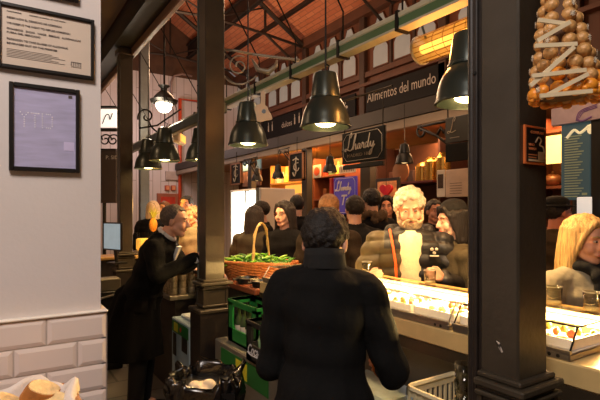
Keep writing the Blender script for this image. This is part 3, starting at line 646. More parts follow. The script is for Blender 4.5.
# wooden shelf unit behind the right column
ya = WX(560, 0, 5).y; yb = WX(535, 0, 5).y
T = thing('wall_cabinet', 'brown open shelf cabinet with a lit pane right of the iron column', 'cabinet', (5, (ya+yb)/2, 0))
m = MB().box((5.3, ya-.1, 0), (5.35, yb, 2.7))
for z in (1.0, 1.45, 1.9, 2.5): m.box((5.0, ya-.1, z), (5.3, yb, z+.03))
for y in (ya-.1, yb-.03): m.box((5.0, y, 0), (5.3, y+.03, 2.7))
m.build('carcass', mat('cab_wood', (120, 66, 36), .5, 0, .2), T)
MB().box((5.02, ya, 2.17), (5.04, yb-.05, 2.47)).build('lit_pane', mat('lit_pane', (240, 200, 120), .5, emit=(255, 205, 110), es=1.6), T)
c = WX(551, 184, 5.1); TB = thing('teapot', 'small brown teapot with a loop handle on the cabinet shelf', 'teapot', (5.14, c.y, 1.93))
mm = mat('teapot_brown', (150, 100, 60), .3, .3)
MB().ell((0, 0, .07), (.1, .1, .07), 14).ell((0, 0, .15), (.02, .02, .02), 8).build('body', mm, TB, world=False, smooth=True)
MB().tube([(0, -.09, .05), (0, -.17, .09), (0, -.15, .19), (0, -.08, .17)], .014, 7).build('handle', mm, TB, world=False, smooth=True)
MB().tube([(0, .09, .05), (0, .14, .12)], .014, 7).build('spout', mm, TB, world=False, smooth=True)
TB['label'] = 'small brown teapot with a loop handle on the cabinet shelf'
# ------------------------------------------------------------------ stalls behind, centre: shelves with goods
def shelves(pa, pb, x, depth, zs, m, label, back=None, top=2.6):
    y1 = WX(pa, 0, x).y; y0 = WX(pb, 0, x).y
    T = thing('shelf_unit', label, 'shelves', (x+depth/2, (y0+y1)/2, 0))
    b = MB().box((x, y0, 0), (x+depth, y0+.03, top)).box((x, y1-.03, 0), (x+depth, y1, top))
    for z in zs: b.box((x, y0+.03, z), (x+depth, y1-.03, z+.03))
    b.build('carcass', m, T)
    MB().box((x+depth, y0, 0), (x+depth+.02, y1, top)).build('back_panel', back or m, T)
    return T, y0, y1
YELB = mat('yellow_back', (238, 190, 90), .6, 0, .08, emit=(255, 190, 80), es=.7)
ORB = mat('orange_back', (150, 104, 70), .6, 0, .3, 6)
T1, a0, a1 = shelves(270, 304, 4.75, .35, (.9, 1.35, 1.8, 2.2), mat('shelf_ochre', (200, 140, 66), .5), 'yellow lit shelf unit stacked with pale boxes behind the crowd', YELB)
T2, b0, b1 = shelves(313, 346, 4.75, .35, (.95, 1.4, 1.85, 2.25), mat('shelf_red', (132, 70, 44), .5), 'red-orange shelf unit left of the purple blue sign', ORB)
T3, c0_, c1_ = shelves(376, 440, 4.75, .35, (.95, 1.4, 2.02), mat('shelf_maroon', (74, 38, 26), .5), 'dark maroon shelf unit behind the white-haired man', mat('shelf_back_dk', (92, 54, 34), .7, 0, .2))
T4, d0, d1 = shelves(448, 526, 4.75, .35, (.95, 1.4, 2.02), mat('shelf_maroon', (96, 32, 24)), 'dark maroon shelf unit hidden mostly by the right column', mat('shelf_back_dk', (92, 54, 34)))
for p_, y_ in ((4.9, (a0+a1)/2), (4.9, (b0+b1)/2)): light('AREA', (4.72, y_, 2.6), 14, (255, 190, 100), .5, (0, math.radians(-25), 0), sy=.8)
GOODS = [mat('box_%d' % i, c, .5, 0, .2, 20) for i, c in enumerate([(225, 215, 190), (190, 60, 40), (90, 110, 80), (230, 190, 90), (120, 70, 40), (150, 150, 140), (60, 40, 34)])]
shapes = []
for i, g_ in enumerate(GOODS):
    me = (MB().box((-.06, -.05, 0), (.06, .05, .18), .004) if i % 2 == 0 else MB().lathe([(.0, 0), (.04, 0), (.042, .1), (.04, .14), (.015, .18), (.015, .23), (.0, .23)], n=12)).mesh('goods'); me.materials.append(g_); shapes.append(me)
def goods(y0, y1, x, zs, what, names, step=.13, idx=(0, 1, 2, 3, 4, 5, 6)):
    for z in zs:
        y = y0+.1
        while y < y1-.08:
            k = random.choice(idx); o = bpy.data.objects.new('packet' if k % 2 == 0 else 'bottle', shapes[k]); C.objects.link(o); o.location = (x+random.uniform(0, .06), y, z+.03)
            tag(o, (('pale boxed packet ' if k % 2 == 0 else 'coloured bottle ')+what), 'packet' if k % 2 == 0 else 'bottle', ('packets ' if k % 2 == 0 else 'bottles ')+what); y += step+random.uniform(0, .05)
goods(a0, a1, 4.88, (1.35, 1.8, 2.2), 'on the yellow lit shelves', 0, idx=(0, 3, 5, 3))
goods(b0, b1, 4.88, (1.4, 1.85, 2.25), 'on the red-orange shelves', 0)
goods(c0_, c1_, 4.88, (1.4, 2.02), 'on the dark maroon shelves', 0, step=.15, idx=(1, 3, 4, 6, 5))
# poster with fruit, price sheet
T, y0, y1, z0, z1 = hangsign(4.6, 313, 321, 165, 178, PAPER, 'small white print with orange fruit at the red-orange shelves', name='small_poster', t=.01)
MB().ell((4.592, (y0+y1)/2, (z0+z1)/2), (.004, (y1-y0)*.35, (z1-z0)*.35), 12).build('fruit_print', mat('fruit_orange', (220, 90, 30), .5), T)
MB().tube([(4.6, (y0+y1)/2, z1), (4.6, (y0+y1)/2, 2.83)], .004, 4).build('string', BLACKI, T)
T, y0, y1, z0, z1 = hangsign(4.6, 339, 356, 165, 173, PAPER, 'cream price sheet with tiny lines above the purple sign', name='price_sheet', t=.01)
mb = MB(FX((4.593, y1-.02, z0)));
for i in range(9): mb.box((i*(y1-y0)*.1, .02, 0), (i*(y1-y0)*.1+.015, z1-z0-.02, .001))
mb.build('printed_lines', INK, T); MB().tube([(4.6, (y0+y1)/2, z1), (4.6, (y0+y1)/2, 2.83)], .004, 4).build('string', BLACKI, T)
# brass pots and round tray on the maroon shelf top
def simple(mb, name, m, label, cat, group=None, smooth='auto'):
    return tag(mb.build(name, m, smooth=smooth), label, cat, group)
BRASS = mat('brass', (200, 150, 70), .25, .8)
for i, (px, hh, ll) in enumerate(((419, .24, 'short brass canister on the maroon shelf, leftmost of three'), (428, .3, 'tall brass canister on the maroon shelf, middle of three'), (440, .34, 'tallest brass canister on the maroon shelf, nearest the slate sign'))):
    p = WX(px, 160, 4.6); simple(MB().lathe([(0, 0), (.09, 0), (.09, hh*.8), (.07, hh*.86), (.05, hh), (0, hh)], (4.66, p.y, 2.05)), 'canister', BRASS, ll, 'canister')
MB().box((4.5, c0_-.1, 2.02), (4.748, c1_, 2.045)).build('ledge', mat('ledge_maroon', (110, 36, 26), .5), T3)
p = WX(397, 163, 4.6); simple(MB(Mx.Translation((4.66, p.y, 2.2)) @ Mx.Rotation(PI/2, 4, 'Y')).lathe([(0, 0), (.15, 0), (.155, .01), (.15, .02), (0, .015)], n=28), 'round_tray', mat('tray_wood', (150, 105, 70), .5), 'round wooden tray leaning above the heart picture', 'tray')
# hanging strip light lit soffits (real tubes)
for (pa, pb) in ((312, 345), (230, 262)):
    p = WX(pa, 145, 4.55); q = WX(pb, 145, 4.55)
    T = thing('strip_light', 'bright strip light under the shop soffit '+('left of the hanging black sign' if pa == 312 else 'by the small chalkboard'), 'light', (4.55, (p.y+q.y)/2, 2.78))
    MB().box((4.52, q.y, 2.78), (4.58, p.y, 2.83)).build('housing', WHITEP, T)
    MB().tube([(4.55, q.y+.03, 2.77), (4.55, p.y-.03, 2.77)], .015, 8).build('tube', mat('strip_glow', (255, 240, 220), .4, emit=(255, 225, 190), es=5), T)
for y in (2.6, 4.2, 5.8, 7.4, 9.4): light('AREA', (4.9, y, 2.7), 26, (255, 192, 130), .8, (0, 0, 0), sy=.4)
# teal blind panel and wood board
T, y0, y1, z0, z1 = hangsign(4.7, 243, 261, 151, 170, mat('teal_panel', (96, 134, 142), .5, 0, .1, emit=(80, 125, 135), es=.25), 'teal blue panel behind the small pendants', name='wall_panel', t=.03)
MB().box((4.68, y0, z0-.03), (4.72, y1, z0), .004).build('lower_trim', DKWOOD, T); MB().tube([(4.7, (y0+y1)/2, z1), (4.7, (y0+y1)/2, 2.83)], .01, 4).build('hanger', BLACKI, T)
T, y0, y1, z0, z1 = hangsign(4.68, 243, 261, 171.5, 186, mat('goods_board', (120, 82, 60), .5, 0, .5, 10), 'brown display board with faint round plates under the teal panel', name='display_board', t=.03)
mb = MB(FX((4.664, (y0+y1)/2, (z0+z1)/2)));
for u in (-.12, .12): mb.ell((u, 0, 0), (.07, .09, .004), 14)
mb.build('plate_print', mat('plate_pink', (196, 160, 144), .5), T)
# white lit display cabinet behind the pepper basket
xa = 3.0; pa = WX(233, 0, xa); pb = WX(258, 0, xa)
T = thing('display_fridge', 'brightly lit white display fridge behind the pepper basket', 'fridge', (xa+.3, (pa.y+pb.y)/2, 0))
ztop = WX(243, 189, xa).z
MB().box((xa+.04, pb.y, 0), (xa+.6, pa.y+.2, ztop), .01).build('body', WHITEP, T)
MB().box((xa+.02, pb.y+.06, 1.0), (xa+.04, pa.y+.1, ztop-.03)).build('lit_window', mat('fridge_glow', (255, 250, 240), .4, emit=(255, 246, 232), es=1.1), T)
MB().tube([(xa-.02, pa.y-.55, .9), (xa-.02, pa.y-.55, ztop-.05)], .03, 8).build('door_light', mat('fridge_tube', (255, 250, 240), .4, emit=(255, 246, 236), es=9), T)
MB().box((xa-.01, pa.y-.5, .0), (xa+.02, pa.y-.42, ztop-.03)).box((xa-.01, pb.y, 0), (xa+.02, pb.y+.05, ztop)).build('door_frame', IRONG, T)
light('AREA', (xa-.05, (pa.y+pb.y)/2, 1.5), 14, (255, 240, 220), .5, (0, math.radians(-90), 0), sy=.5)
# ------------------------------------------------------------------ back left: pipe, pictograms, red picture, box
PIPE = mat('pipe_red', (196, 74, 44), .4, 0, .1)
a = WY(180, 0, 12.9)
simple(MB().tube([(a.x, 12.9, 0), (a.x, 12.9, WY(180, 99, 12.9).z), (a.x+1.6, 12.9, WY(180, 99, 12.9).z)], .05, 10), 'water_pipe', PIPE, 'orange-red pipe climbing the pale back wall', 'pipe', smooth=True)
def wallbox(px0, px1, py0, py1, name, m, label, cat, m2=None, Y=12.96, t=.04):
    p = WY(px0, (py0+py1)/2, Y); q = WY(px1, (py0+py1)/2, Y); z1 = WY((px0+px1)/2, py0, Y).z; z0 = WY((px0+px1)/2, py1, Y).z
    T = thing(name, label, cat, ((p.x+q.x)/2, Y, z0)); MB().box((p.x, Y-t, z0), (q.x, Y+.04, z1), .005).build('frame', m, T)
    f = .16*min(q.x-p.x, z1-z0)
    if m2: MB().box((p.x+f, Y-t-.01, z0+f), (q.x-f, Y-t, z1-f)).build('face', m2, T)
    return T
PIC = mat('pictogram', (176, 78, 46), .5); PIC2 = mat('pictogram_pale', (226, 150, 110), .5)
wallbox(165, 169.5, 185.5, 190.5, 'pictogram_sign', PIC, 'small square orange sign on the pale wall, left of the pair', 'sign', PIC2)
wallbox(171, 175.5, 185.5, 190.5, 'pictogram_sign', PIC, 'small square orange sign on the pale wall, right of the pair', 'sign', PIC2)
wallbox(157, 178, 193.5, 222, 'fire_hose_cabinet', mat('hose_frame', (150, 86, 66), .5), 'red fronted cabinet in a brown frame on the pale back wall', 'cabinet', mat('hose_red', (180, 40, 26), .4, 0, .3, 6))
wallbox(165.5, 179, 171.5, 180, 'junction_box', mat('jbox', (176, 162, 158), .5), 'grey junction box on the pale back wall', 'box')
simple(MB().tube([WY(147, 65, 12.9), WY(147, 190, 12.9)], .06, 8).tube([WY(171.5, 95, 12.8), WY(171.5, 82, 12.8), WY(174, 76, 12.8), WY(182, 74, 12.8), WY(192, 76, 12.8)], .03, 6), 'wall_conduit', mat('conduit', (150, 130, 124), .5, .2), 'pale conduit bent over the back wall panels', 'conduit', smooth=True)
# grey post between far column and wall
a = W(144, 100, 8.2); simple(MB().box((a.x-.08, a.y-.06, 0), (a.x+.08, a.y+.06, 4.9), .01), 'iron_post', mat('post_grey', (92, 94, 94), .4, .4), 'slender grey iron post right of the farthest left column', 'post')
# ------------------------------------------------------------------ far left gap: lit sign, dark panel, till, counter
def gapbox(d, px0, px1, py0, py1, thick, name, m, label, cat, base=None):
    a = W(px0, py1, d); b = W(px1, py1, d); top = W(px0, py0, d).z; T = thing(name, label, cat, (a+b)/2, -TH)
    w = (b-a).length/2; MB().box((-w, 0, 0), (w, thick, top-a.z), .004).build('panel', m, T, world=False); return T, w, top-a.z
T, w, h = gapbox(7.6, 92, 116, 109, 127, .06, 'lit_sign', mat('lit_sign', (225, 215, 205), .5, emit=(235, 222, 210), es=.8), 'white lit sign with a thin curl between wall and far column', 'sign')
mb = MB(Mx.Rotation(PI/2, 4, 'X')); stroke(mb, [(-.02, .05, 0), (.03, .18, 0), (.08, .2, 0), (.1, .12, 0), (.14, .22, 0)], .008, .01); mb.build('curl', BLACKI, T, world=False)
f = MB()
for zz in (-.05, h+.02): f.box((-w, -.01, zz), (w, .06, zz+.03))
f.tube([(-.12, .03, h), (-.12, .03, 2.0)], .008, 5); f.build('frame', BLACKI, T, world=False)
T, w, h = gapbox(7.2, 90, 116, 150, 203, .1, 'menu_sign', mat('panel_brown', (46, 34, 30), .5), 'dark brown panel with tiny white writing beside the far column', 'sign')
mb = MB(Mx.Rotation(PI/2, 4, 'X')); addtext(mb, 'P. SIDRA', .08, .04, h-.14); mb.build('lettering', CHALK, T, world=False)
MB().tube([(0, .05, 0), (0, .05, -1.72)], .03, 8).build('stand', BLACKI, T, world=False)
T, w, h = gapbox(7.2, 92, 116, 130, 150, .05, 'scroll_grille', BLACKI, 'black scroll grille over the dark brown panel', 'grille'); 
bpy.data.objects.remove(T.children[0])
mb = MB()
for u in (-.12, .02, .14): mb.tube([(uu, 0, ww) for uu, ww in spiral(u, .15, .1, .02, 0, 500, 24)], .012, 5)
mb.box((-w, -.01, 0), (w, .03, .02)).box((-w, -.01, h-.02), (w, .03, h)); mb.build('scrollwork', BLACKI, T, world=False)
# till
p = W(112, 252, 5.4)
T = thing('till_monitor', 'thin till monitor with a pale blue screen by the far column', 'monitor', p, math.radians(-70))
MB().box((-.18, 0, .02), (.18, .03, .34), .006).build('casing', BLACK, T, world=False)
MB().box((-.165, -.003, .035), (.165, 0, .325)).build('screen', mat('till_screen', (150, 165, 170), .3, emit=(150, 168, 175), es=.5), T, world=False)
MB().tube([(0, .03, .1), (0, .06, -.12)], .02, 8).box((-.09, -.02, -.14), (.09, .14, -.12)).build('foot', BLACK, T, world=False)
# counter under till and lit goods
YELG = mat('lit_food', (240, 190, 90), .6, 0, .3, 25, emit=(255, 185, 70), es=.5)
T = thing('bar_counter', 'lit wooden bar counter with pale top behind the far column', 'counter', (1.0, 6.9, 0))
MB().box((-.6, 6.5, 1.02), (2.3, 6.95, 1.06), .008).build('worktop', mat('worktop_ochre', (190, 150, 86), .4, 0, .15), T)
MB().box((-.55, 6.56, 0), (2.25, 6.9, 1.02)).build('body', mat('counter_dark', (60, 50, 42), .5), T)
p = W(142, 246, 7.3)
T = thing('display_case', 'small glowing yellow food case behind the waiter', 'display case', (p.x, 6.72, 1.06))
MB().box((-.28, -.12, 0), (.34, .12, .05), .006).build('base', STEEL, T, world=False)
MB().box((-.25, -.1, .05), (.3, .1, .22), .02).build('lit_food', YELG, T, world=False)
MB().box((-.28, -.12, .05), (.34, -.115, .3)).box((-.28, -.12, .3), (.34, .12, .305)).build('glass', GLASS, T, world=False)
p = W(144, 222, 7.0)
T = thing('pineapple', 'small pineapple with spiky crown on the yellow food case', 'pineapple', (p.x+.02, 6.72, 1.368))
MB().ell((0, 0, .1), (.06, .06, .1), 12).build('fruit', mat('pineapple_skin', (206, 140, 50), .6, 0, .4, 60, .6, 80), T, world=False, smooth=True)
m = MB()
for i in range(14): a = i*2.4; r = .02+.06*(i/14); m.tube([(0, 0, .18), (r*.6*math.cos(a), r*.6*math.sin(a), .26), (r*1.3*math.cos(a), r*1.3*math.sin(a), .36-.08*i/14)], [.012, .009, .001], 5)
m.build('crown', mat('leaf_olive', (150, 150, 60), .6), T, world=False)
light('POINT', (p.x, 6.3, 1.75), 16, (255, 190, 90), .12)
p = W(104, 205, 6.9); simple(MB().ell((p.x+.07, 6.72, 1.16), (.06, .06, .09), 12), 'squash', mat('squash_orange', (230, 130, 50), .5), 'orange squash on the bar counter beyond the wall edge', 'squash', smooth=True)
